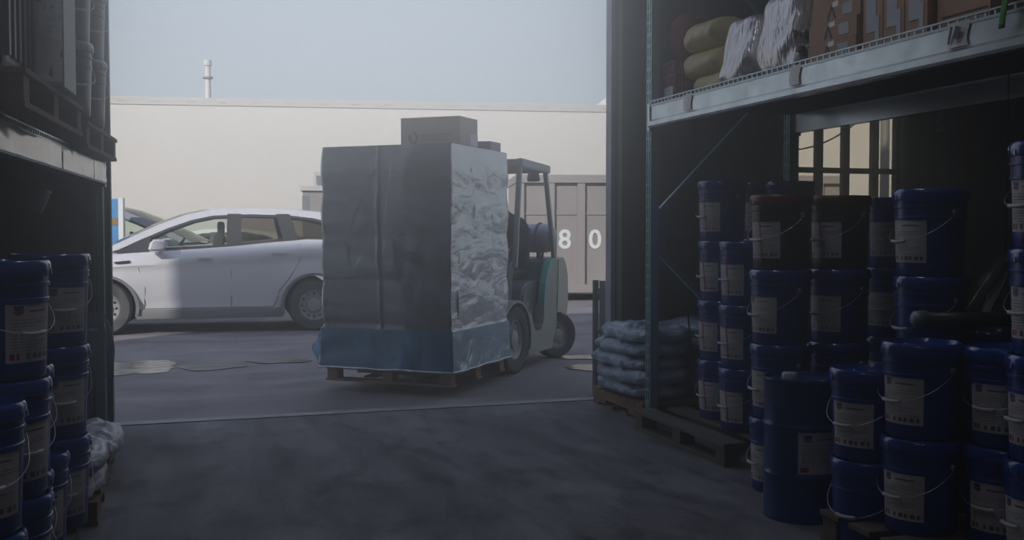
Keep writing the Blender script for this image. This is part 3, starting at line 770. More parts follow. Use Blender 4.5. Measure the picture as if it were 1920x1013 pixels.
# loose plastic sheet hanging in the shade, steel tube lying across the pails
b = MB(); a = atd(1885, 475, 4.9); c = atd(1830, 590, 4.9)
dv = c - a
b.grid(lambda u, v: tuple(Vector((0, 0, 0)) + dv * v + Vector((.9, .3, 0)) * (u - .5) * (.06 + .16 * v) + Vector((-.3, .9, 0)) * .04 * math.sin(u * 11 + v * 4) + Vector((0, 0, 1)) * .02 * math.sin(u * 6)), 20, 24)
o = b.build('plastic_sheet', M['clear'], None, a); smooth_all(o); tag(o, 'crumpled clear plastic sheet hanging in shade above the steel tube', 'plastic sheet')
b = MB(); b.tube([a + Vector((.02, .02, 0)), a + Vector((.03, .03, .4)), a + Vector((.03, .03, 2.10 - a.z))], .004, 5)
o2 = b.build('cord', M['cable'], None); tag(o2, 'thin dark cord the clear plastic sheet hangs from', 'cord')
a = atd(1722, 620, 4.28); c = atd(1935, 632, 4.28); a.z = .92; c.z = .895
a = Vector((a.x, a.y, .935)); c = Vector((c.x, c.y, .935))
t = empty('steel_tube', a, math.atan2(c.y - a.y, c.x - a.x), 'dark steel tube lying level behind the front pails, capped at its left end', 'tube')
L_ = (c - a).length
MB().lathe([(.028, 0), (.030, .0), (.030, L_), (0, L_)], 20, axis='X').build('tube_body', M['fdark'], t)
MB().lathe([(0, -.03), (.022, -.028), (.034, -.018), (.036, 0), (.036, .03), (.030, .032)], 20, axis='X').build('end_cap', M['steelrim'], t)
# a cable looping down the rack end
b = MB(); q = [atd(*v) for v in ((1232, 428, 7.1), (1250, 440, 7.1), (1262, 500, 7.1), (1290, 590, 7.1), (1300, 700, 7.1))]
b.tube(q, .006, 6); tag(b.build('cable', M['cable'], None), 'thin black cable hanging in the gap behind the rack end frame', 'cable')
b = MB(); q = [Vector((*atd(1494, 190, 8.2)[:2], HT - .01))] + [atd(*v) for v in ((1494, 190, 8.2), (1478, 240, 8.2), (1470, 275, 8.2), (1462, 330, 8.2))]
b.tube(q, .008, 6); tag(b.build('cable', M['cable'], None), 'black cable hanging beside the rear rack post at the barred window', 'cable')
# overhead wires across the yard seen through the window
for k, (z0, sg) in enumerate(((3.2, .9), (2.75, .8))):
    b = MB(); pa, pb = Vector((7.2, 12.9, z0 + .1)), Vector((9.66, 12.5, z0 + .5))
    b.tube([pa + (pb - pa) * i / 16 + Vector((0, 0, -sg * 3 * (i / 16) * (1 - i / 16))) for i in range(17)], .012, 5)
    tag(b.build('overhead_cable', M['cable'], None), ['upper sagging cable outside the barred window', 'lower sagging cable outside the barred window'][k], 'cable')
for x_, y_, lab in ((7.2, 12.9, 'grey pole outside, carrying the sagging cables at their left end'), (9.66, 12.5, 'grey steel pole outside the right part of the barred window')):
    o = MB().lathe([(0, 0), (.07, 0), (.06, 4.2), (0, 4.2)], 12).build('utility_pole', M['greypipe'], None, (x_, y_, YARD)); tag(o, lab, 'pole')

# ================================================================ left shelf
ZL = DECK_L + .002
zb_ = 1.75
def lpos(px, py, D): v = atd(px, py, D); return v
la = lrack.rotation_euler.z
# two pallets on the beam, their ends over the aisle
c1 = (atd(160, 254, 4.9) + atd(46, 194, 3.67)) / 2; n_ = Vector((-math.cos(la + PI / 2), -math.sin(la + PI / 2), 0)); n_ = n_ if n_.x < 0 else -n_
c1 = c1 + n_ * .52
t = pallet(c1.x, c1.y, ZL, la, 'dark wooden pallet on the left shelf, nearer the camera, sticking out over the beam', mk=make_block_pallet, L=1.24, W=1.04, H=.14, wood='wooddark')
c2 = atd(196, 290, 6.05) + n_ * .50
t = pallet(c2.x, c2.y, ZL, la, 'dark wooden pallet on the left shelf, at the doorway end', mk=make_block_pallet, L=1.15, W=1.0, H=.14, wood='wooddark')
ZP = ZL + .142
G6 = 'grey pails stacked on the left shelf'
for (px, D, lab) in ((171, 5.28, 'second from the doorway'), (197, 5.85, 'at the doorway end')):
    cc = atd(px - .15 * 1950 / D, 200, D)
    for k in range(3 if D < 5.5 else 2):
        t = get_pail('grey'); t.name = 'grey_pail'; t.location = (cc.x, cc.y, ZP + k * PH); t.rotation_euler = (0, 0, dirlabel(cc.x, cc.y, -50))
        nm = (['bottom', 'middle', 'top'] if D < 5.5 else ['lower', 'upper'])[k]
        tag(t, f'grey pail with pale lid, {nm} of the shelf stack {lab}', 'pail', G6)
cc = atd(150, 150, 4.46); cc = cc + n_ * .17
t = empty('printed_box', (cc.x, cc.y + .02, ZP), la, 'tall grey box with torn white printed front, on the left shelf pallet', 'box')
MB().bb((-.02, -.15, 0), (.26, .15, .62), bev=.004).build('box', M['greyplastic'], t)
s_ = 1 if (Matrix.Rotation(la, 3, 'Z') @ Vector((0, 1, 0))).x > 0 else -1
b = MB(); b.grid(lambda u, v: (.258 + .004 + .006 * noise.noise(Vector((u * 5, v * 7, 0))), -.145 + .29 * u, .02 + (.54 + .03 * noise.noise(Vector((u * 4, 2, 0)))) * v), 14, 20)
b.build('white_print', M['whiteprint'], t)
b = MB()
for k in range(5): b.box((.272, -.10 + .05 * k, .08 + .10 * k), (.003, .03 + .01 * (k % 2), .09), Matrix.Rotation(R(25 * (k % 3)), 3, 'X'))
b.build('printed_mark', M['ink'], t)
cc = atd(52, 60, 4.0) + n_ * .24
t = empty('black_bin', (cc.x, cc.y, ZP), la, 'black ribbed bin on the near left shelf pallet', 'bin')
b = MB(); b.bb((-.30, -.22, 0), (.30, .22, .48), bev=.03)
for k in range(7): b.bb((-.27 + .085 * k, -.232, .05), (-.24 + .085 * k, .232, .44))
b.build('bin_body', M['blackpl'], t); MB().bb((-.32, -.24, .48), (.32, .24, .53), bev=.01).build('lid', M['blackpl'], t)
b = MB(); q = atd(70, 40, 3.7); b.tube([q, q + Vector((.0, 0, -.06)), q + Vector((.01, .0, -.13)), q + Vector((-.01, 0, -.2)), q + Vector((.0, 0, -.26))], .007, 6)
# plastic wrap bundle hanging by the left door post
def drape(name, px, py0, py1, D, w_, m, label):
    a = atd(px, py0, D); c = atd(px, py1, D); b = MB(); h = a.z - c.z
    def fn(u, v):
        an = u * 2 * PI; r = w_ * (.25 + .75 * math.sin(min(1, v * 1.15 + .12) * PI * .62)) * (1 + .16 * math.sin(an * 5 + v * 3)); return (r * math.cos(an), r * math.sin(an) * .6, -h * v)
    b.grid(fn, 40, 24, wrap=True); o = b.build(name, m, None, a); smooth_all(o); return tag(o, label, 'plastic bag')
drape('hanging_bag', 182, 585, 710, 6.35, .085, M['clear'], 'translucent plastic bag hanging against the left rack post')
o = MB().tube([atd(182, 585, 6.35), atd(182, 500, 6.4), atd(181, 352, 6.55)], .005, 6).build('cord', M['cable'], None); tag(o, 'dark cord holding the bag at the left rack post', 'cord')
# pale board leaning beside the door post
a = onz(186, 800, 0)
pb = atd(182, 790, 6.55)
o = MB().box((0, 0, .33), (.05, .22, .66), Matrix.Rotation(R(5), 3, 'Y'), bev=.003).build('leaning_board', M['greyplastic'], None, (pb.x - .04, pb.y - .03, .02), .1); tag(o, 'short grey board leaning at the base of the left door post', 'board')
# grey tub hanging under the left shelf
q = atd(52, 392, 5.6)
t = empty('hanging_tub', (q.x, q.y, 0), 0, 'dim grey tapered tub hung under the left shelf', 'tub')
MB().lathe([(0, q.z - .02), (.075, q.z - .02), (.115, 1.50), (.12, 1.50), (.12, 1.515), (.10, 1.515)], 28).build('tub_body', M['greyplastic'], t, sharp=40)
MB().tube([(-.115, 0, 1.50), (-.06, 0, 1.57), (0, 0, 1.598), (.06, 0, 1.57), (.115, 0, 1.50)], .004, 6).build('handle', M['wire'], t)

# ================================================================ wrapped load on its pallet, and the forklift (local x = forward)
FD = Vector((-.644, -.765, 0)).normalized(); FA = math.atan2(FD.y, FD.x)
camF = Vector((math.sin(YAW), math.cos(YAW), 0)); camR = Vector((math.cos(YAW), -math.sin(YAW), 0))
def cw(X, D): return camR * X + camF * D
FO = cw(-.43, 10.05); FO.z = YARD
lat = Vector((-FD.y, FD.x, 0))      # forklift's left = our right
def FL(x, y, z=0): return FO + FD * x + lat * y + Vector((0, 0, z))
LW_, LD_ = 1.18, 1.16; LX0 = .40; LYC = -.03
PB = .085                              # pallet carried just above the ground
pc = FL(LX0 + LD_ / 2, LYC, PB)
pallet(pc.x, pc.y, pc.z, FA + PI / 2, 'wooden pallet carried on the forklift forks under the wrapped load', mk=make_block_pallet, L=LW_, W=LD_, H=.125, wood='woodred')
base = PB + .127; TH = (2.04 - base - .0) / 5 - .004; TH = .366
G7 = 'brown cartons wrapped in blue film on the pallet'
cproto = None
tn = ['bottom', 'second from bottom', 'middle', 'second from top', 'top']
for k in range(5):
    for i in range(2):
        for q_ in range(2):
            jx, jy = random.uniform(-.006, .006), random.uniform(-.006, .006)
            w_, d_ = LW_ / 2 - .022, LD_ / 2 - .02
            pos = FL(LX0 + .012 + d_ / 2 + i * (d_ + .008) + jx, LYC + (q_ - .5) * (w_ + .008) + jy, base + k * (TH + .004))
            side = ['right', 'left'][1 - q_] if i else ['right', 'left'][1 - q_]
            col_ = {(1, 0): 'front left', (1, 1): 'front right', (0, 1): 'rear right', (0, 0): 'rear left'}[(i, q_)]
            t = empty('wrapped_carton', pos, FA, f'brown carton under blue film, {tn[k]} layer, {col_} column of the load', 'carton', G7)
            MB().bb((-d_ / 2, -w_ / 2, 0), (d_ / 2, w_ / 2, TH), bev=.005).build('box', M['cartonW'], t)
            # print on the faces that look out
            b = MB()
            if i == 1:
                xx = d_ / 2 + .0012; y_ = -.20
                b.mi = 0
                pts = [(y_ + .055 * math.cos(a_), .13 - .06 * math.sin(a_)) for a_ in [PI * j_ / 10 for j_ in range(11)]]
                b.tube([(xx, p_[0] + .06, p_[1] + .04) for p_ in pts], .011, 5)
                b.mi = 1; b.bb((xx - .001, y_ + .14, .11), (xx + .001, y_ + .42, .125)).bb((xx - .001, y_ + .14, .15), (xx + .001, y_ + .40, .175))
            if q_ == 1:
                yy = w_ / 2 + .0012; rn = random.Random(k * 5 + i)
                for _ in range(5):
                    b.mi = rn.choice([0, 1, 2, 3, 4, 4]); x_ = rn.uniform(-.24, .12); z_ = rn.uniform(.04, .24); b.bb((x_, yy - .001, z_), (x_ + rn.uniform(.05, .16), yy + .0015 + .0004 * _, z_ + rn.uniform(.03, .10)))
            if i == 1 or q_ == 1: b.build('printed_mark', [M['print'], M['printy'], M['pink'], M['green'], M['sticker']], t)
            else: b.bm.free()
topz = base + 5 * (TH + .004)
# stretch film: drawn tight on the cartons, bulging at the layers, flaring at the skirt
b = MB()
hx, hy = LD_ / 2 + .006, LW_ / 2 + .006
def ringpt(u, off, z):
    """point on a rounded rectangle"""
    per = u * 4; s = int(per) % 4; f = per - int(per); r = .03
    X, Y = hx + off, hy + off
    c = [(X, -Y), (X, Y), (-X, Y), (-X, -Y)]
    a, b_ = Vector(c[s]), Vector(c[(s + 1) % 4]); p_ = a.lerp(b_, f)
    return Vector((p_.x, p_.y, z))
H_ = topz - base + .004
def fn(u, v):
    z = base - .002 + (H_ + .002) * v
    lay = ((z - base) / (TH + .004)) % 1
    n1 = noise.noise(Vector((u * 14, z * 1.2, 3))); n2 = noise.noise(Vector((u * 40, z * 6, 1)))
    off = .005 + .006 * n1 + .004 * n2 + .013 * math.exp(-((lay - .5) / .35) ** 2) * (n1 > -.2) - .002
    if z < base + .33: off += .008 + .003 * n2
    if int(u * 4) % 2 == 0: off = .004 + (off - .005) * .40 + .012 * math.sin(lay * PI) ** .5
    else: off += .010 * (noise.noise(Vector((u * 30, z * 4 + u * 9, 5))))
    if u < .25: off += .016 * math.exp(-((u * 4 - .455 - .012 * math.sin(z * 3.1)) / .012) ** 2) * (.6 + noise.noise(Vector((z * 3, 1, 1)))) + .010 * max(0, noise.noise(Vector((u * 22, z * 2.2, 9)))) * math.exp(-((u * 4 - .62) / .16) ** 2)
    if z < base + .34: off = min(off, .017)
    cn = abs((u * 4) % 1 - .5) * 2
    if cn > .97: off -= .004
    return tuple(ringpt(u, max(off, .004), z))
b.grid(fn, 480, 120, wrap=True)
b.mi = 0
b.grid(lambda u, v: ((u * 2 - 1) * (hx + .004), (v * 2 - 1) * (hy + .004), topz + .004 + .002 * noise.noise(Vector((u * 8, v * 8, 0)))), 20, 20)
fo = FL(LX0 + LD_ / 2, LYC, 0)
flm = b.build('stretch_film', [M['film'], M['filmside']], None, (fo.x, fo.y, FO.z), FA)
for p_ in flm.data.polygons:
    if abs(p_.center.y) > hy + .001 and p_.center.z < topz - .002: p_.material_index = 1
smooth_all(flm)
tag(flm, 'blue stretch film wrapped tightly around the pallet load of cartons', 'film')
b = MB()
def fn(u, v):
    z = base - .004 + .334 * v; n2 = noise.noise(Vector((u * 34, z * 9, 7))); off = .024 + .012 * (1 - v) ** 3 + .007 * n2 * (1 - v * .6)
    if abs(u - .999) < .08 or u < .07: off += .0
    return tuple(ringpt(u, off, z + .012 * noise.noise(Vector((u * 22, 0, 2))) * (1 - v)))
b.grid(fn, 200, 18, wrap=True)
o = b.build('film_skirt', [M['filmskirt'], M['filmskirtside']], flm); smooth_all(o)
for p_ in o.data.polygons:
    if abs(p_.center.y) > hy + .012 and abs(p_.normal.y) > .6: p_.material_index = 1
b = MB(); b.tube([tuple(ringpt(i_ / 160, .036 + .006 * noise.noise(Vector((i_ * .4, 0, 0))), base - .002 + .010 * noise.noise(Vector((i_ / 160 * 22, 0, 2))))) for i_ in range(160)], .009, 7, closed=True); b.build('rolled_hem', M['filmside'], flm)
# loose corner flap at the near left, knotted tail at the near right
b = MB()
b.grid(lambda u, v: (hx + .02 + .03 * math.sin(v * 4), -hy - .02 - .055 * u * math.sin(v * PI) ** .6 - .02 * math.sin(v * 9 + u * 3), base - .02 + .33 * v + .01 * math.sin(u * 6)), 10, 24)
o = b.build('loose_flap', M['filmskirt'], flm); smooth_all(o)
b = MB(); b.tube([(hx + .02, hy - .35, base - .03), (hx + .03, hy - .30, base - .12), (hx + .02, hy - .2, base - .15), (hx + .01, hy - .12, base - .10), (hx + .02, hy - .08, base - .02)], .004, 6)
b.build('loose_tail', M['filmskirt'], flm)
# carton and small dark box on top of the load
tp = FL(LX0 + .62, .20, topz + .012)
t = carton((tp.x, tp.y, FO.z + topz + .008), (.36, .56, .255), FA, 'brown cardboard carton with dark printed mark sitting on top of the wrapped load', None, 'cartonA', tapes=False)
b = MB(); b.mi = 0
xx = .181
b.tube([(xx, -.16 + .035 * math.cos(a_), .085 - .045 * math.sin(a_)) for a_ in [PI * j_ / 10 - .5 for j_ in range(14)]], .012, 6)
b.tube([(xx, -.155, .14), (xx, -.13, .10)], .008, 5)
b.mi = 1; b.bb((xx - .001, -.09, .085), (xx + .001, .14, .097)).bb((xx - .001, -.09, .055), (xx + .001, .16, .072))
b.mi = 0; b.bb((xx - .001, -.09, .102), (xx + .001, .20, .110)); b.build('printed_mark', [M['print'], M['printy']], t)
MB().bb((-.181, .281, .02), (-.02, .2825, .12)).build('box_sticker', M['sticker'], t)
tp = FL(LX0 + .13, .42, topz + .008)
t = carton((tp.x, tp.y, tp.z), (.24, .20, .085), FA, 'small dark flat box lying on the wrapped load behind the carton', None, 'greyplastic')

# ---------------------------------------------------------------- forklift
fk = empty('forklift', FO, FA, 'green and grey forklift with overhead guard, carrying the wrapped pallet load', 'forklift')
def wheel(parent, pos, r, w_, name='wheel', rz=0, lugs=True, rim='steelrim'):
    t = empty(name, pos, rz); t.parent = parent
    b = MB(); b.lathe([(r * .60, -w_ / 2 + .01), (r * .66, -w_ / 2), (r * .92, -w_ / 2), (r * .975, -w_ / 2 + .02), (r, -w_ / 2 + .05), (r, w_ / 2 - .05), (r * .975, w_ / 2 - .02), (r * .92, w_ / 2), (r * .66, w_ / 2), (r * .60, w_ / 2 - .01), (r * .60, -w_ / 2 + .01)], 56, axis='Y')
    if lugs:
        for k in range(34):
            a_ = 2 * PI * k / 34
            for s in (-1, 1):
                aa = a_ + s * .06; Mx = Matrix.Rotation(-aa, 3, 'Y')
                b.box((math.cos(aa) * r * .975, s * w_ * .30, math.sin(aa) * r * .975), (.022, w_ * .36, r * .06), Mx)
    b.build('tyre', M['rubber'], t, sharp=35)
    b = MB(); b.lathe([(r * .615, -w_ / 2 + .02), (r * .57, -w_ / 2 + .015), (r * .50, -w_ / 2 + .05), (r * .30, -w_ / 2 + .06), (r * .26, -w_ / 2 + .02), (r * .12, -w_ / 2 + .01), (0, -w_ / 2 + .01), (0, w_ / 2 - .01), (r * .12, w_ / 2 - .01), (r * .26, w_ / 2 - .02), (r * .30, w_ / 2 - .06), (r * .50, w_ / 2 - .05), (r * .57, w_ / 2 - .015), (r * .615, w_ / 2 - .02)], 40, axis='Y')
    b.build('rim', M[rim], t, sharp=35)
    b = MB()
    for k in range(6):
        a_ = 2 * PI * k / 6
        for s in (-1, 1): b.lathe([(0, 0), (.012, 0), (.012, .02), (0, .022)], 6, (math.cos(a_) * r * .40, s * (w_ / 2 - .06), math.sin(a_) * r * .40), rot=Matrix.Rotation(-s * PI / 2, 3, 'X'))
    b.build('wheel_bolt', M['chrome'], t)
    return t
for s in (-1, 1): wheel(fk, (0, s * .42, .325), .325, .19, 'front_wheel')
for s in (-1, 1): wheel(fk, (-1.36, s * .40, .245), .245, .17, 'rear_wheel', R(-34), lugs=False)
for s in (-1, 1):   # fenders
    b = MB()
    for (r0, r1, yy0, yy1) in ((.355, .385, .31, .53),):
        pts = [(r1 * math.cos(a_), .325 + r1 * math.sin(a_)) for a_ in [R(-8) + (PI + R(-30)) * j_ / 18 + 0 for j_ in range(19)]]
    arc = [PI - R(-20) - (R(155)) * j_ / 18 for j_ in range(19)]
    outer = [(.395 * math.cos(a_), .325 + .375 * math.sin(a_)) for a_ in arc]; inner = [(.365 * math.cos(a_), .325 + .35 * math.sin(a_)) for a_ in arc]
    b.prism(outer + inner[::-1], s * .30, s * .52); b.build('fender', M['fgrey'], fk, sharp=40)
# side frame: a tall slab each side, step cut between wheel and tank
body = [(-.36, .15), (-.36, .34), (-.38, .56), (-.40, .66), (-.52, .42), (-.58, .35), (-.72, .35), (-.76, .40), (-.80, .60), (-.84, .86), (-.92, .98), (-1.0, 1.06), (-1.50, 1.08), (-1.60, .98), (-1.62, .55), (-1.52, .50), (-1.20, .46), (-1.05, .26), (-.98, .17)]
low = [(-.34, .14), (-.40, .60), (-.47, .46), (-.54, .36), (-.70, .36), (-.76, .42), (-.79, .60), (-1.15, .68), (-1.17, .40), (-1.08, .24), (-1.02, .14)]
for s in (-1, 1):
    MB().prism(low, s * .40, s * .50).build('side_frame', M['fgrey'], fk)
    up = [(-.79, .60), (-.83, .80), (-.90, .92), (-.98, 1.02), (-1.24, 1.06), (-1.24, .70), (-1.15, .68)]
    MB().prism(up, s * .44, s * .495).build('side_cover', M['fgrey'], fk)
    st = [(-.775, .60), (-.815, .82), (-.885, .95), (-.96, 1.05), (-1.10, 1.08), (-1.10, 1.02), (-1.0, 1.0), (-.93, .92), (-.865, .80), (-.83, .60)]
    MB().prism(st, s * .435, s * .503).build('green_stripe', M['fgreen'], fk)
    MB().bb((-.72, s * .30, .355), (-.50, s * .49, .375)).build('step_plate', M['fdark'], fk)
b = MB(); b.prism([(-.20, .12), (-.25, .55), (-.40, .60), (-.80, .60), (-1.3, .45), (-1.3, .14)], -.30, .30); b.build('chassis', M['fdark'], fk)
# counterweight with rounded rear
b = MB()
cwp = [(-1.18, .50), (-1.22, 1.06), (-1.42, 1.08), (-1.58, 1.0), (-1.66, .86), (-1.68, .60), (-1.60, .46), (-1.45, .44), (-1.30, .50)]
def cwf(u, v):
    n = len(cwp); f = u * n; i_ = int(f) % n; f -= int(f); a_, c_ = Vector(cwp[i_]), Vector(cwp[(i_ + 1) % n]); p_ = a_.lerp(c_, f)
    y_ = (v * 2 - 1); w_ = .505; back = max(0, (-p_.x - 1.25) / .43)
    return (p_.x + .10 * back * abs(y_) ** 4, y_ * w_ * (1 - .04 * back), p_.y)
b.grid(cwf, 54, 20, wrap=True)
for v_ in (0, 1): b.face([cwf(i_ / 54, v_) for i_ in range(54)])
bmesh.ops.remove_doubles(b.bm, verts=b.bm.verts, dist=.0005); b.build('counterweight', M['fcream'], fk, sharp=40)
MB().bb((-1.25, -.42, .60), (-1.15, .42, 1.04), bev=.01).build('rear_panel', M['fgreen'], fk)
# engine hood / seat base
b = MB(); b.prism([(-.42, .56), (-.44, .74), (-.52, .82), (-.62, .85), (-1.05, .87), (-1.18, .84), (-1.18, .50), (-.50, .45)], -.40, .40); bmesh.ops.bevel(b.bm, geom=list(b.bm.edges), offset=.025, segments=3, affect='EDGES')
b.build('hood', M['hood'], fk, sharp=50)
b = MB(); b.mi = 0; b.bb((-.60, .4005, .58), (-.54, .403, .65)); b.mi = 1; b.face([(-.555, .404, .59), (-.585, .404, .59), (-.57, .404, .635)]); b.build('warning_sticker', [M['yellow'], M['blackpart']], fk)
# cowl and steering column, seat
MB().prism([(-.22, .55), (-.30, 1.02), (-.24, 1.06), (-.16, 1.0), (-.14, .55)], -.36, .36).build('cowl', M['fdark'], fk)
b = MB(); b.tube([(-.28, 0, .98), (-.42, 0, 1.14)], .025, 8); cx, cz = -.43, 1.15
ring = [(cx + .5 * .15 * math.cos(a_) * .9, .15 * math.sin(a_), cz + .15 * math.cos(a_) * .75) for a_ in [2 * PI * j_ / 20 for j_ in range(20)]]
b.tube(ring, .012, 6, closed=True)
for j_ in (0, 7, 13): b.tube([(cx, 0, cz), ring[j_]], .008, 5)
b.build('steering_wheel', M['fdark'], fk)
b = MB(); b.bb((-1.02, -.24, .87), (-.60, .24, .96), bev=.03).box((-1.08, 0, 1.16), (.10, .44, .48), Matrix.Rotation(R(-8), 3, 'Y'), bev=.03); b.build('seat', M['blackpart'], fk)
# overhead guard
b = MB(); gz = 2.02
for s in (-1, 1):
    b.beam((-.18, s * .42, 1.00), (-.36, s * .40, gz), .05, .05, bev=.008)
    b.beam((-1.30, s * .42, 1.05), (-1.08, s * .40, gz - .02), .045, .04, bev=.008)
    b.beam((-.33, s * .41, gz + .01), (-1.14, s * .41, gz - .02), .06, .085, bev=.015)
b.beam((-.36, -.42, gz + .005), (-.36, .42, gz + .005), .07, .08, bev=.012).beam((-1.12, -.42, gz - .02), (-1.12, .42, gz - .02), .06, .07, bev=.01)
for k in range(7): b.beam((-.48 - .095 * k, -.40, gz), (-.48 - .095 * k, .40, gz), .022, .035)
b.build('overhead_guard', M['fguard'], fk)
b = MB(); b.lathe([(0, 0), (.06, .005), (.07, .03), (.055, .09), (.02, .10), (0, .10)], 20, (-1.0, .30, gz - .15), axis='Z'); b.tube([(-1.0, .30, gz - .06), (-1.0, .30, gz - .02)], .012, 6); b.build('work_light', M['fdark'], fk)
b = MB(); b.bb((-.36, .24, gz - .10), (-.28, .38, gz - .035)); b.build('signal_lamp', M['lamp'], fk)
# mast, carriage, forks
b = MB()
for s in (-1, 1):
    b.bb((.20, s * .30, .12), (.30, s * .345, 2.03)).bb((.16, s * .355, .10), (.27, s * .40, 2.0)).bb((.20, s * .25, .12), (.215, s * .345, 2.03)).bb((.16, s * .31, .10), (.172, s * .40, 2.0))
for z_ in (.35, 1.05, 1.98): b.bb((.17, -.39, z_ - .04), (.20, .39, z_ + .04))
b.bb((.20, -.34, 1.97), (.27, .34, 2.05)).build('mast', M['fdark'], fk)
b = MB()
for s in (-1, 1): b.lathe([(0, .2), (.03, .2), (.03, 1.25), (.02, 1.26), (.02, 1.98), (0, 1.98)], 14, (.13, s * .24, 0))
b.build('lift_cylinder', M['steelrim'], fk)
b = MB(); b.bb((.12, .405, .60), (.145, .43, 1.93)).bb((.11, .40, 1.74), (.16, .44, 1.80)); b.build('hose_guide', M['tape'], fk)
b = MB()
for z_ in (.20, .55): b.bb((.31, -.42, z_), (.345, .42, z_ + .10))
for s in (-1, -.33, .33, 1): b.bb((.33, s * .40 - .015, .2), (.35, s * .40 + .015, 1.15))
b.bb((.33, -.42, 1.12), (.35, .42, 1.16)); b.build('carriage', M['fdark'], fk)
for s in (-1, 1): MB().bb((.35, s * .27 - .055, PB + .022), (.385, s * .27 + .055, .68)).prism([(.36, PB + .022), (1.42, PB + .022), (1.42, PB + .034), (.36, PB + .07)], s * .27 - .055, s * .27 + .055).build('fork', M['fdark'], fk)
# gas bottle on the counterweight
b = MB(); b.lathe([(0, -.32), (.06, -.315), (.12, -.29), (.15, -.24), (.155, -.2), (.155, .2), (.15, .24), (.12, .29), (.06, .315), (0, .32)], 32, (-1.36, .10, 1.28), axis='Y')
b.build('gas_bottle', M['tank'], fk, sharp=50)
b = MB()
for y_ in (-.08, .24): b.tube([(-1.36 + .163 * math.cos(a_), y_, 1.28 + .163 * math.sin(a_)) for a_ in [2 * PI * j_ / 24 for j_ in range(24)]], .012, 6, closed=True); b.bb((-1.42, y_ - .02, 1.06), (-1.30, y_ + .02, 1.13))
b.build('bottle_strap', M['fdark'], fk)
b = MB(); b.tube([(-1.2, .30, 1.25), (-1.14, .36, 1.15), (-1.12, .34, 1.05)], .01, 6).build('gas_hose', M['cable'], fk)
# driver
def skin_figure(name, verts, edges, root, m, parent, lvl=2):
    me = bpy.data.meshes.new(name); me.from_pydata([v[:3] for v in verts], edges, []); o = bpy.data.objects.new(name, me); COL.objects.link(o)
    o.modifiers.new('skin', 'SKIN'); sv = me.skin_vertices[0].data
    for i_, v in enumerate(verts): sv[i_].radius = (v[3], v[4] if len(v) > 4 else v[3]); sv[i_].use_root = i_ == root
    o.modifiers.new('sub', 'SUBSURF').levels = lvl; o.modifiers['sub'].render_levels = lvl
    bake(o); o.data.materials.clear(); o.data.materials.append(m); smooth_all(o); o.parent = parent; return o
dr = empty('person', FL(-.80, .06, 0), FA, 'person in a dark jacket seated on the forklift, mostly hidden by the load', 'person')
V = [(0, 0, .99, .15, .12), (-.03, 0, 1.14, .15, .11), (-.02, 0, 1.32, .17, .11), (0, 0, 1.46, .13, .09), (.02, 0, 1.54, .055), (.03, 0, 1.60, .055),
     (0, .19, 1.44, .065), (.04, .27, 1.22, .052), (.26, .16, 1.16, .038), (0, -.19, 1.44, .065), (.04, -.27, 1.22, .052), (.26, -.16, 1.16, .038),
     (.18, .10, .99, .085), (.46, .12, .99, .062), (.50, .12, .72, .048), (.48, .12, .62, .038), (.58, .12, .60, .04),
     (.18, -.10, .99, .085), (.46, -.12, .99, .062), (.50, -.12, .72, .048), (.48, -.12, .62, .038), (.58, -.12, .60, .04)]
E = [(0, 1), (1, 2), (2, 3), (3, 4), (4, 5), (3, 6), (6, 7), (7, 8), (3, 9), (9, 10), (10, 11), (0, 12), (12, 13), (13, 14), (14, 15), (15, 16), (0, 17), (17, 18), (18, 19), (19, 20), (20, 21)]
skin_figure('body', V, E, 0, M['jacket'], dr)
b = MB()
def hd(u, v):
    a_ = u * 2 * PI; c_ = -PI / 2 + v * PI; d_ = Vector((math.cos(a_) * math.cos(c_), math.sin(a_) * math.cos(c_), math.sin(c_)))
    r_ = Vector((.098 * d_.x, .076 * d_.y, .118 * d_.z))
    if d_.z < 0: r_.x *= 1 + .12 * d_.z * (d_.x < 0); r_.y *= 1 + .25 * d_.z
    nose = math.exp(-((d_.y) / .14) ** 2 - ((d_.z + .12) / .22) ** 2) * (d_.x > 0); r_.x += .022 * nose
    eye = sum(math.exp(-((d_.y - s * .38) / .13) ** 2 - ((d_.z - .08) / .10) ** 2) for s in (-1, 1)) * (d_.x > 0); r_.x -= .010 * eye
    mouth = math.exp(-((d_.y) / .3) ** 2 - ((d_.z + .52) / .05) ** 2) * (d_.x > 0); r_.x -= .006 * mouth
    return (.045 + r_.x, r_.y, 1.70 + r_.z)
b.grid(hd, 48, 32, wrap=True)
for s in (-1, 1): b.lathe([(0, -.008), (.022, -.004), (.026, .004), (.014, .010), (0, .006)], 12, (.035, s * .078, 1.695), rot=Matrix.Rotation(-s * PI / 2, 3, 'X'))
b.build('head', M['skin'], dr, (-.03, -.07, -.02))
b = MB(); b.grid(lambda u, v: (.035 + .108 * math.cos(u * 2 * PI) * math.cos(v * PI / 2), .088 * math.sin(u * 2 * PI) * math.cos(v * PI / 2), 1.73 + .10 * math.sin(v * PI / 2)), 32, 10, wrap=True); b.bb((.12, -.06, 1.728), (.20, .06, 1.738), bev=.004)
b.build('cap', M['jacket'], dr, (-.03, -.07, -.02))
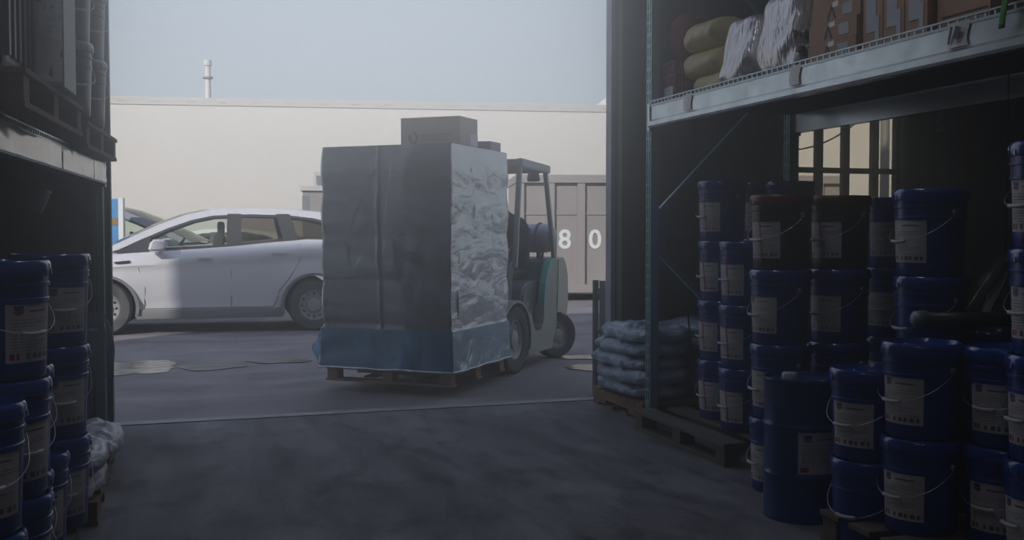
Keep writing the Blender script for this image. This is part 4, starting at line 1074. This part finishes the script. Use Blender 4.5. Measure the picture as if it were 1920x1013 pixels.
for s in (-1, 1):
    hv = [(.26, s * .16, 1.16, .030, .022), (.31, s * .145, 1.165, .036, .018), (.345, s * .135, 1.17, .034, .016)]; he = [(0, 1), (1, 2)]
    skin_figure('hand', hv, he, 0, M['skin'], dr, 1)
    for f_ in range(4):
        fy = s * (.135 + (f_ - 1.5) * .019); L1 = (.032, .036, .034, .026)[f_]
        fv = [(.345, fy, 1.172, .009), (.345 + L1, fy, 1.165, .0085), (.345 + L1 + .012, fy, 1.140, .008), (.345 + L1 - .006, fy, 1.122, .007)]
        skin_figure('finger', fv, [(0, 1), (1, 2), (2, 3)], 0, M['skin'], dr, 1)
    skin_figure('thumb', [(.30, s * .12, 1.17, .011), (.325, s * .095, 1.165, .010), (.35, s * .09, 1.155, .008)], [(0, 1), (1, 2)], 0, M['skin'], dr, 1)

# ================================================================ cars
def interp(tab, x):
    for a_, b_ in zip(tab, tab[1:]):
        if x <= b_[0]:
            f = (x - a_[0]) / (b_[0] - a_[0]); f = max(0, f); return [p + (q - p) * f for p, q in zip(a_[1:], b_[1:])]
    return list(tab[-1][1:])
def make_car(paint, label, loc, rz, rims='steelrim'):
    """hatchback: local x runs rearward from the front axle, +y is the far side"""
    t = empty('car', loc, rz, label, 'car')
    #        x      zbot  zbelt  half width
    ST = [(-.92, .42, .62, .55), (-.88, .30, .74, .70), (-.78, .24, .84, .80), (-.62, .22, .93, .86), (-.40, .22, .99, .895), (-.15, .22, 1.03, .91), (.1, .22, 1.065, .915), (.35, .22, 1.085, .92),
          (.7, .22, 1.10, .92), (1.2, .22, 1.13, .92), (1.7, .22, 1.165, .92), (2.2, .22, 1.21, .92), (2.6, .23, 1.24, .91), (2.95, .25, 1.24, .895), (3.2, .27, 1.22, .87), (3.40, .30, 1.16, .82), (3.52, .36, 1.0, .76), (3.56, .46, .80, .66)]
    def sec(x):
        zb_, zt, w = interp(ST, x); h = zt - zb_
        arch = max(math.exp(-((x) / .47) ** 4), math.exp(-((x - 2.69) / .47) ** 4)) * .022
        return [(0, zb_), (w - .16, zb_), (w - .045, zb_ + .02 * h), (w - .025, zb_ + .12 * h), (w - .035, zb_ + .20 * h), (w + arch - .012, zb_ + .30 * h), (w + arch, zb_ + .50 * h), (w + arch * .5 - .008, zb_ + .68 * h), (w - .012, zb_ + .755 * h), (w + .002, zb_ + .79 * h), (w - .02, zb_ + .88 * h), (w - .062, zb_ + .975 * h), (w - .11, zt), (w - .38, zt + .030), (0, zt + .038)]
    xs = [-.92, -.88, -.82, -.74, -.62] + [-.5 + .1 * k for k in range(38)] + [3.3, 3.40, 3.48, 3.53, 3.56]
    b = MB(); rings = []
    for x in xs:
        s_ = sec(x); ring = [(x, -y, z) for y, z in s_] + [(x, y, z) for y, z in s_[::-1][1:-1]]
        rings.append([b.bm.verts.new(p_) for p_ in ring])
    n = len(rings[0])
    for A, B in zip(rings, rings[1:]):
        for k in range(n): f = b.bm.faces.new((A[k], A[(k + 1) % n], B[(k + 1) % n], B[k])); f.smooth = True
    b.bm.faces.new(rings[0][::-1]); b.bm.faces.new(rings[-1])
    o = b.build('body', M[paint], t)
    c = MB()
    for x in (0, 2.69): c.lathe([(0, -1.2), (.405, -1.2), (.405, 1.2), (0, 1.2)], 48, (x, 0, .355), axis='Y')
    co = c.build('cut', M[paint]); bm_ = o.modifiers.new('wells', 'BOOLEAN'); bm_.object = co; bm_.operation = 'DIFFERENCE'; bm_.solver = 'EXACT'
    o.parent = None; bake(o); o.parent = t; bpy.data.objects.remove(co); o.data.set_sharp_from_angle(angle=R(40))
    # dark sill and arch trim
    for s in (-1, 1):
        b = MB()
        for x in (0, 2.69):
            arc = [R(-12) + R(204) * j_ / 24 for j_ in range(25)]
            b.prism([(x + .445 * math.cos(a_), .355 + .435 * math.sin(a_)) for a_ in arc] + [(x + .402 * math.cos(a_), .355 + .402 * math.sin(a_)) for a_ in arc[::-1]], s * .86, s * .948)
        b.bb((.40, s * .82, .20), (2.28, s * .915, .33), bev=.02)
        b.build('wheel_arch_trim', M['greyplastic'], t, sharp=40)
        b = MB()   # door gaps
        for pts in ([(.50, .34), (.52, .60), (.44, .86), (.44, 1.06)], [(1.60, .34), (1.60, .8), (1.58, 1.13)], [(2.20, .52), (2.36, .72), (2.50, .95), (2.50, 1.18)], [(.50, .34), (2.15, .34), (2.22, .50)]):
            for p_, q_ in zip(pts, pts[1:]):
                yy = lambda z_, x_: interp([(a_[1], a_[0]) for a_ in sec(x_)[3:13]], z_)[0]
                b.beam((p_[0], s * (yy(p_[1], p_[0]) + .0005), p_[1]), (q_[0], s * (yy(q_[1], q_[0]) + .0005), q_[1]), .006, .007, up=(0, 1, 0))
        b.build('door_seam', M['blackpart'], t)
        for x in (1.28, 2.24):
            zz_ = 1.0 + (x - 1.28) * .065; MB().bb((x - .10, s * .915, zz_ - .014), (x + .09, s * .95, zz_ + .014), bev=.010).build('door_handle', M[paint], t, sharp=50)
        MB().prism([(.13, .955), (.33, .975), (.33, .945), (.16, .935)], s * .905, s * .930).build('side_vent', M['blackpart'], t)
        b = MB(); b.prism([(.56, 1.09), (.60, 1.24), (.66, 1.26), (.80, 1.24), (.80, 1.12), (.74, 1.09)], s * .90, s * 1.08); bmesh.ops.bevel(b.bm, geom=list(b.bm.edges), offset=.03, segments=3, affect='EDGES'); b.bb((.68, s * .84, 1.10), (.74, s * .93, 1.14)).build('wing_mirror', M[paint], t, sharp=50)
    yz = lambda z: .845 - (z - 1.08) * .40
    outer = [(-.02, 1.10), (.34, 1.28), (.69, 1.445), (1.02, 1.575), (1.34, 1.645), (1.87, 1.668), (2.4, 1.65), (2.8, 1.612), (3.12, 1.55), (3.30, 1.42), (3.46, 1.20)]
    inner = [(.16, 1.10), (.46, 1.245), (.80, 1.395), (1.10, 1.505), (1.38, 1.565), (1.87, 1.585), (2.38, 1.57), (2.72, 1.53), (2.93, 1.47), (3.02, 1.38), (3.08, 1.26)]
    for s in (-1, 1):
        b = MB()
        for k in range(len(outer) - 1):
            a0, a1, c1_, c0 = outer[k], outer[k + 1], inner[k + 1], inner[k]
            q = [(p_[0], s * yz(p_[1]), p_[1]) for p_ in (a0, a1, c1_, c0)]; b.face(q); b.face([(x, y - s * .03, z) for x, y, z in q])
            e0, e1 = q[3], q[2]; b.face([e0, e1, (e1[0], e1[1] - s * .03, e1[2]), (e0[0], e0[1] - s * .03, e0[2])])
        b.build('roof_pillar', M[paint], t)
        b = MB(); belt = lambda x: 1.10 + max(0, x - .2) * .052
        def strip(poly, yo):
            b.face([(x, s * (yz(z) + yo), z) for x, z in poly])
        for x0_, x1_, x2, x3 in ((1.50, 1.72, 1.56, 1.74), (2.26, 2.48, 2.20, 2.38)):
            poly = [(x0_ + .04, belt(x0_) - .02), (x1_ + .02, belt(x1_) - .02), (x3, 1.59), (x2, 1.59)]; strip(poly, .004); strip(poly, -.02)
        tri = [(.14, 1.085), (.54, 1.10), (.60, 1.30), (.5, 1.26)]; strip(tri, .003)
        strip([(.14, 1.07), (2.95, 1.225), (2.95, 1.255), (.14, 1.105)], .006)
        # rail moulding under the roof
        for k in range(1, len(inner) - 1):
            a0, a1 = inner[k], inner[k + 1]; strip([a0, a1, (a1[0] - .0, a1[1] - .035), (a0[0], a0[1] - .035)], .002)
        b.build('window_frame', M['blackpart'], t)
        b = MB(); xs_ = [(.50, .80), (.80, 1.10), (1.10, 1.38), (1.38, 1.60)]
        def pane(pts, m_): 
            q = MB(); q.face([(x, s * (yz(z) - .008), z) for x, z in pts]); q.build('side_window', M[m_], t)
        pane([(.30, 1.09), (1.60, 1.15), (1.62, 1.58), (1.38, 1.568), (1.10, 1.508), (.80, 1.398), (.46, 1.248)], 'glass')
        pane([(1.66, 1.155), (2.34, 1.19), (2.28, 1.575), (1.87, 1.588), (1.68, 1.58)], 'tint')
        pane([(2.42, 1.195), (3.07, 1.24), (3.02, 1.38), (2.93, 1.47), (2.72, 1.53), (2.38, 1.572)], 'tint')
        b.bm.free()
    def cross(seg, name, m_, crown, inset=0, n=10):
        b = MB()
        def fn(u, v):
            f = u * (len(seg) - 1); k = min(int(f), len(seg) - 2); f -= k; p_ = Vector(seg[k]).lerp(Vector(seg[k + 1]), f); w = yz(p_.y) - inset; s_ = v * 2 - 1
            return (p_.x - (crown[0] * (1 - s_ * s_)), s_ * w, p_.y + crown[1] * (1 - s_ ** 2))
        b.grid(fn, (len(seg) - 1) * 3, n); return b.build(name, M[m_], t)
    cross(outer[0:5], 'windscreen', 'glass', (.10, .015), .01)
    cross(outer[4:9], 'roof', paint, (0, .03)); cross(outer[8:11], 'rear_window', 'tint', (-.05, .01), .01)
    for x in (1.42, 2.35):
        for y in (-.38, .38):
            b = MB(); b.box((x, y, 1.12), (.13, .46, .42), Matrix.Rotation(R(10), 3, 'Y'), bev=.04).box((x + .05, y, 1.40), (.09, .24, .17), bev=.035); b.build('car_seat', M['seat'], t, sharp=50)
    b = MB(); cx_, cz_ = .86, 1.10; rg = [(cx_ + .10 * math.cos(a_), .38 + .18 * math.sin(a_), cz_ + .15 * math.cos(a_)) for a_ in [2 * PI * j_ / 20 for j_ in range(20)]]
    b.tube(rg, .014, 6, closed=True).beam((.5, .38, 1.02), (cx_, .38, cz_), .05, .05); b.build('steering_wheel', M['blackpart'], t)
    MB().bb((.15, -.72, 1.03), (.62, .72, 1.13), bev=.03).build('dashboard', M['blackpart'], t)
    for s in (-1, 1): MB().prism([(-.86, .66), (-.80, .82), (-.45, .95), (-.50, .82), (-.70, .70)], s * .60, s * .90).build('headlamp', M['tint'], t); MB().bb((3.36, s * .68, .86), (3.50, s * .86, 1.12), bev=.02).build('tail_lamp', M['lamp'], t)
    MB().bb((-.90, -.5, .36), (-.86, .5, .56)).build('grille', M['blackpart'], t)
    for x in (0, 2.69):
        for y in (-.80, .80): wheel(t, (x, y, .352), .352, .225, 'wheel', lugs=False, rim=rims)
    b = MB()
    for x in (0, 2.69):
        for s in (-1, 1):
            for k in range(12):
                a_ = 2 * PI * k / 12; b.lathe([(0, 0), (.017, 0), (.017, .004), (0, .004)], 10, (x + math.cos(a_) * .155, s * .862, .352 + math.sin(a_) * .155), rot=Matrix.Rotation(-s * PI / 2, 3, 'X'))
    b.build('rim_hole', M['blackpart'], t)
    return t
fA, fB = atd(195, 630, 13.46), atd(586, 620.5, 14.15)
d_ = (fB - fA); d_.z = 0; d_.normalize(); ny = Vector((-d_.y, d_.x, 0))
loc = fA + ny * .86; loc.z = YARD
car1 = make_car('silver', 'dusty silver hatchback parked side-on behind the load, steel wheels', loc, math.atan2(d_.y, d_.x))
q = cw(-7.0, 20.3); q.z = YARD
car2 = make_car('whitecar', 'white car behind the silver hatchback, seen through its windows', q, math.atan2(camR.y, camR.x) - .05)
car2.scale = (.86, .9, .84)
q = cw(-5.15, 17.2); q.z = YARD
car3 = make_car('greycar', 'grey car at the far left, only its roof showing over the silver hood', q, math.atan2(-camR.y, -camR.x) + .12)
car3.scale = (1.06, 1.0, 1.07)

# blue banner post beside it
q = atd(211, 400, 15.9)
t = empty('advertising_pillar', (q.x, q.y, YARD), -YAW + .1, 'blue and white sign pillar at the far left, behind the silver hood', 'sign')
MB().bb((-.16, -.05, .08), (.16, .05, 1.85), bev=.01).build('panel', M['signblue'], t)
MB().bb((-.22, -.12, 0), (.22, .12, .08)).build('base', M['rackgrey'], t)
MB().bb((.10, -.058, .1), (.17, .058, 1.86)).build('white_edge', M['number'], t)
MB().bb((-.12, -.056, 1.45), (.09, .056, 1.55)).bb((-.12, -.056, 1.0), (.09, .056, 1.06)).build('printed_band', M['printy'], t)

# ================================================================ white trailer, container and far things
ta, tb = cw(-13.2, 22.2), cw(9.4, 25.5)   # bottom front edge line
ta.z = tb.z = YARD; dd = (tb - ta); LT = dd.length; at_ = math.atan2(dd.y, dd.x)
tr = empty('box_trailer', ta, at_, 'very long white box trailer standing across the yard behind the vehicles', 'trailer')
TZ = 4.30
MB().bb((0, 0, .75), (LT, 2.5, TZ - .16), bev=.01).build('box_side', M['white'], tr)
b = MB(); b.bb((-.01, -.02, TZ - .17), (LT + .01, 2.52, TZ), bev=.01).build('top_rail', M['rail'], tr)
b = MB(); k = .4
while k < LT:
    for q_ in (-.05, 0, .05): b.bb((k + q_ - .008, -.028, TZ - .10), (k + q_ + .008, -.019, TZ - .085))
    k += .72
b.build('rail_bolt', M['rackgrey'], tr)
MB().bb((0, -.015, .70), (LT, 2.51, .84)).build('bottom_rail', M['rail'], tr)
for k in range(4):
    for y in (.25, 2.2): w_ = wheel(tr, (LT - 2.2 - 1.25 * (k % 2) - (k // 2) * (LT - 6), y, .5), .5, .3, 'wheel', lugs=False)
for x in (LT * .34, LT * .36): MB().bb((x, .3, 0), (x + .12, .42, .8)).build('landing_leg', M['rackgrey'], tr)
# chimney pipe rising behind it
q = atd(390, 170, 26.6); zt = atd(390, 113, 26.6).z
ch = empty('chimney_pipe', (q.x, q.y, YARD), 0, 'pale round chimney pipe with a cap, rising above the white trailer', 'chimney')
MB().lathe([(0, 0), (.085, 0), (.085, zt - .9), (.075, zt - .88), (.075, zt - YARD - .12), (0, zt - YARD - .12)], 20).build('pipe', M['rail'], ch, sharp=40)
MB().lathe([(0, zt - YARD - .14), (.10, zt - YARD - .14), (.10, zt - YARD), (0, zt - YARD)], 20).build('cap', M['rail'], ch, sharp=40)
z_ = atd(390, 146, 26.6).z - YARD; MB().lathe([(0, z_ - .02), (.13, z_ - .02), (.13, z_ + .02), (0, z_ + .02)], 20).build('collar', M['rackgrey'], ch, sharp=40)
# pale heap visible over the trailer at the doorway's right side
q = cw(3.6, 36); b = MB()
def hp(u, v):
    a_ = u * 2 * PI; r_ = 1 - v; h = 6.1 * (1 - r_ ** 1.35); n_ = .12 * noise.noise(Vector((math.cos(a_) * 2, math.sin(a_) * 2, v * 6)))
    return (5.2 * r_ * math.cos(a_) * (1 + n_), 4.5 * r_ * math.sin(a_) * (1 + n_), h + n_ * .8)
b.grid(hp, 48, 24, wrap=True); o = b.build('gravel_heap', M['gravel'], None, (q.x, q.y, YARD)); tag(o, 'pale pointed heap showing above the trailer beside the right door jamb', 'heap')
# beige equipment left of the load
q = atd(586, 390, 18.2)
eq = empty('equipment_housing', (q.x, q.y, YARD), at_, 'beige stepped equipment housing peeking out left of the wrapped load', 'machine')
zt = atd(586, 322, 18.2).z - YARD
MB().bb((-.16, -.2, 0), (.9, .7, zt - .30), bev=.02).build('housing', M['contgrey'], eq)
MB().bb((-.20, -.25, zt - .34), (.35, .7, zt - .26)).bb((.02, -.22, zt - .28), (.8, .6, zt), bev=.02).build('hood', M['rail'], eq)
MB().bb((-.165, -.205, 1.35), (-.04, -.195, zt - .42)).bb((.08, -.235, zt - .24), (.22, -.215, zt - .08)).build('vent_opening', M['greycar'], eq)
# grey ribbed container with its number
ca, cb = cw(.10, 20.05), cw(6.6, 20.55); ca.z = cb.z = YARD; dc = cb - ca; LC = dc.length; ac = math.atan2(dc.y, dc.x)
ct = empty('steel_container', ca, ac, 'grey ribbed steel container with white number 80, behind the forklift', 'container')
HC = atd(1080, 328, 20.2).z - YARD; ZC = .16
MB().bb((0, .08, ZC), (LC, 2.3, HC - .04)).build('container_wall', M['contgrey'], ct)
b = MB(); b.bb((-.02, -.02, HC - .16), (LC + .02, 2.34, HC), bev=.015).bb((-.02, -.02, ZC), (LC + .02, .12, ZC + .16), bev=.01).build('rail', M['contgrey'], ct)
def cx_at(px):  # distance along the container's face
    d, f = ray(px, 430); n_ = Vector((-dc.y, dc.x, 0)).normalized(); t_ = ca.dot(n_) / d.dot(n_); return (d * t_ - ca).dot(dc.normalized())
ribs = [cx_at(v) for v in (985, 1033, 1090)]; st = ribs[2] - ribs[1]
b = MB(); rx = [ribs[1] + st * k for k in range(-1, 12)]
for x in rx:
    if 0 <= x < LC - .1: b.bb((x - .075, 0, ZC + .14), (x + .075, .10, HC - .14), bev=.008)
b.build('rib', M['contgrey'], ct)
zr = atd(1060, 400, 20.2).z - YARD
MB().bb((0, .06, zr - .03), (LC, .10, zr + .03)).build('stiffener', M['contgrey'], ct)
b = MB()
for x in (.4, LC - .5): b.bb((x, .1, 0), (x + .3, 2.2, ZC))
b.build('skid', M['fdark'], ct)
def digits(txt, px, py, h):
    c = bpy.data.curves.new('number', 'FONT'); c.body = txt; c.size = h * 1.42; c.extrude = .004; c.offset = h * .028; c.align_x = 'CENTER'
    o = bpy.data.objects.new('painted_number', c); COL.objects.link(o)
    dg = bpy.context.evaluated_depsgraph_get(); me = bpy.data.meshes.new_from_object(o.evaluated_get(dg)); bpy.data.objects.remove(o)
    o = bpy.data.objects.new('painted_number', me); COL.objects.link(o); me.materials.clear(); me.materials.append(M['number'])
    o.parent = ct; zc = atd(px, py, 20.2).z - YARD; o.location = (cx_at(px), .072, zc - h * .5); o.rotation_euler = (PI / 2, 0, 0)
digits('8', 1060, 448, .36); digits('0', 1117, 448, .36)
# grey metal stand leaning outside the right jamb
q = ony(1133, 730, WALL_Y + .40)
t = empty('metal_stand', (q.x, q.y, YARD), 0, 'grey metal stand outside, just left of the right door jamb', 'stand')
b = MB(); zt = atd(1131, 527, 8.4).z - YARD
for x in (-.02, .30):
    b.beam((x, 0, 0), (x, 0, zt), .035, .045)
    b.beam((x, .14, 0), (x, .14, zt), .035, .045)
b.build('frame', M['rackgrey'], t)
for z_ in (.18, .52, .86): MB().bb((-.02, -.01, z_), (.31, .15, z_ + .03)).build('shelf', M['rackgrey'], t)
# ================================================================ puddles in the yard
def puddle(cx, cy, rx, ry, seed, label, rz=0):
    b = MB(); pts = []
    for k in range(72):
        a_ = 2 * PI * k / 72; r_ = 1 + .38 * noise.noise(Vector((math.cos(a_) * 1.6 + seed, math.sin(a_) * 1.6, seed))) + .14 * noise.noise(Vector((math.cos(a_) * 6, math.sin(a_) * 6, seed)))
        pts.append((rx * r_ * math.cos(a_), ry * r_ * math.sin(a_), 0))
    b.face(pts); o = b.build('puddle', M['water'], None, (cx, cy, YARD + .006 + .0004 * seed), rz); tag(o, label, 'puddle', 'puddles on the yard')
def pud(px, py, wpx, dpx, seed, label):
    c = onz(px, py, YARD); l = onz(px - wpx / 2, py, YARD); r = onz(px + wpx / 2, py, YARD); n_ = onz(px, py + dpx / 2, YARD); f_ = onz(px, py - dpx / 2, YARD)
    puddle(c.x, c.y, (r - l).length / 2, (f_ - n_).length / 2, seed, label, math.atan2((r - l).y, (r - l).x))
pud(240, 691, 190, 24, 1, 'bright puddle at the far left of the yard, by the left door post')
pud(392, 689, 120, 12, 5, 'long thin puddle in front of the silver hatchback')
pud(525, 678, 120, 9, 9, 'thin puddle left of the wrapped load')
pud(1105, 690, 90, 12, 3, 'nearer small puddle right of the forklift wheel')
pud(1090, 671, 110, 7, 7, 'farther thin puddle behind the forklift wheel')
# ================================================================ scattering volume added to imitate lens glare
hm = bpy.data.materials.new('glare_veil_volume'); hm.use_nodes = True; t_ = hm.node_tree; t_.nodes.clear()
vs = t_.nodes.new('ShaderNodeVolumeScatter'); vo = t_.nodes.new('ShaderNodeOutputMaterial'); t_.links.new(vs.outputs[0], vo.inputs['Volume'])
vs.inputs['Density'].default_value = .165; vs.inputs['Anisotropy'].default_value = .88; vs.inputs['Color'].default_value = (1, .935, .87, 1)
hz = MB().bb((X0 + .01, YB + .01, .001), (X1 - .01, WALL_Y + .07, HT - .01)).build('glare_veil', hm)
tag(hz, 'thin volume added inside the hall to imitate lens glare around the doorway', 'glare_veil', kind='stuff')

# ================================================================ fill lamps added out of view to lift the shade on the pails
for k, (x, y) in enumerate(((1.5, 4.0), (-1.2, .4), (-1.2, -2.6))):
    t = empty('added_fill_lamp', (x, y, 4.9), 0, ['added unseen fill lamp hanging over the middle of the aisle', 'added unseen fill lamp hanging above the aisle just behind the camera', 'added unseen fill lamp hanging farther back in the hall'][k], 'lamp')
    MB().bb((-.09, -.65, 0), (.09, .65, .06), bev=.01).build('housing', M['number'], t)
    em = M.get('tube') or mat('fill_lamp_tube', (.8, .8, .8)); M['tube'] = em
    bs = em.node_tree.nodes['Principled BSDF']; bs.inputs['Emission Color'].default_value = (.9, .92, 1, 1); bs.inputs['Emission Strength'].default_value = 3
    MB().tube([(0, -.6, -.03), (0, .6, -.03)], .02, 10).build('tube', em, t)
    for yy in (-.5, .5): MB().tube([(0, yy, .06), (0, yy, HT - 4.9)], .004, 5).build('hanging_wire', M['wire'], t)
    l = bpy.data.lights.new('fill_light', 'AREA'); l.shape = 'RECTANGLE'; l.size = .16; l.size_y = 1.2; l.energy = (9, 7, 7)[k]; l.color = (.92, .92, 1)
    lo = bpy.data.objects.new('fill_light', l); COL.objects.link(lo); lo.location = (x, y, 4.84)
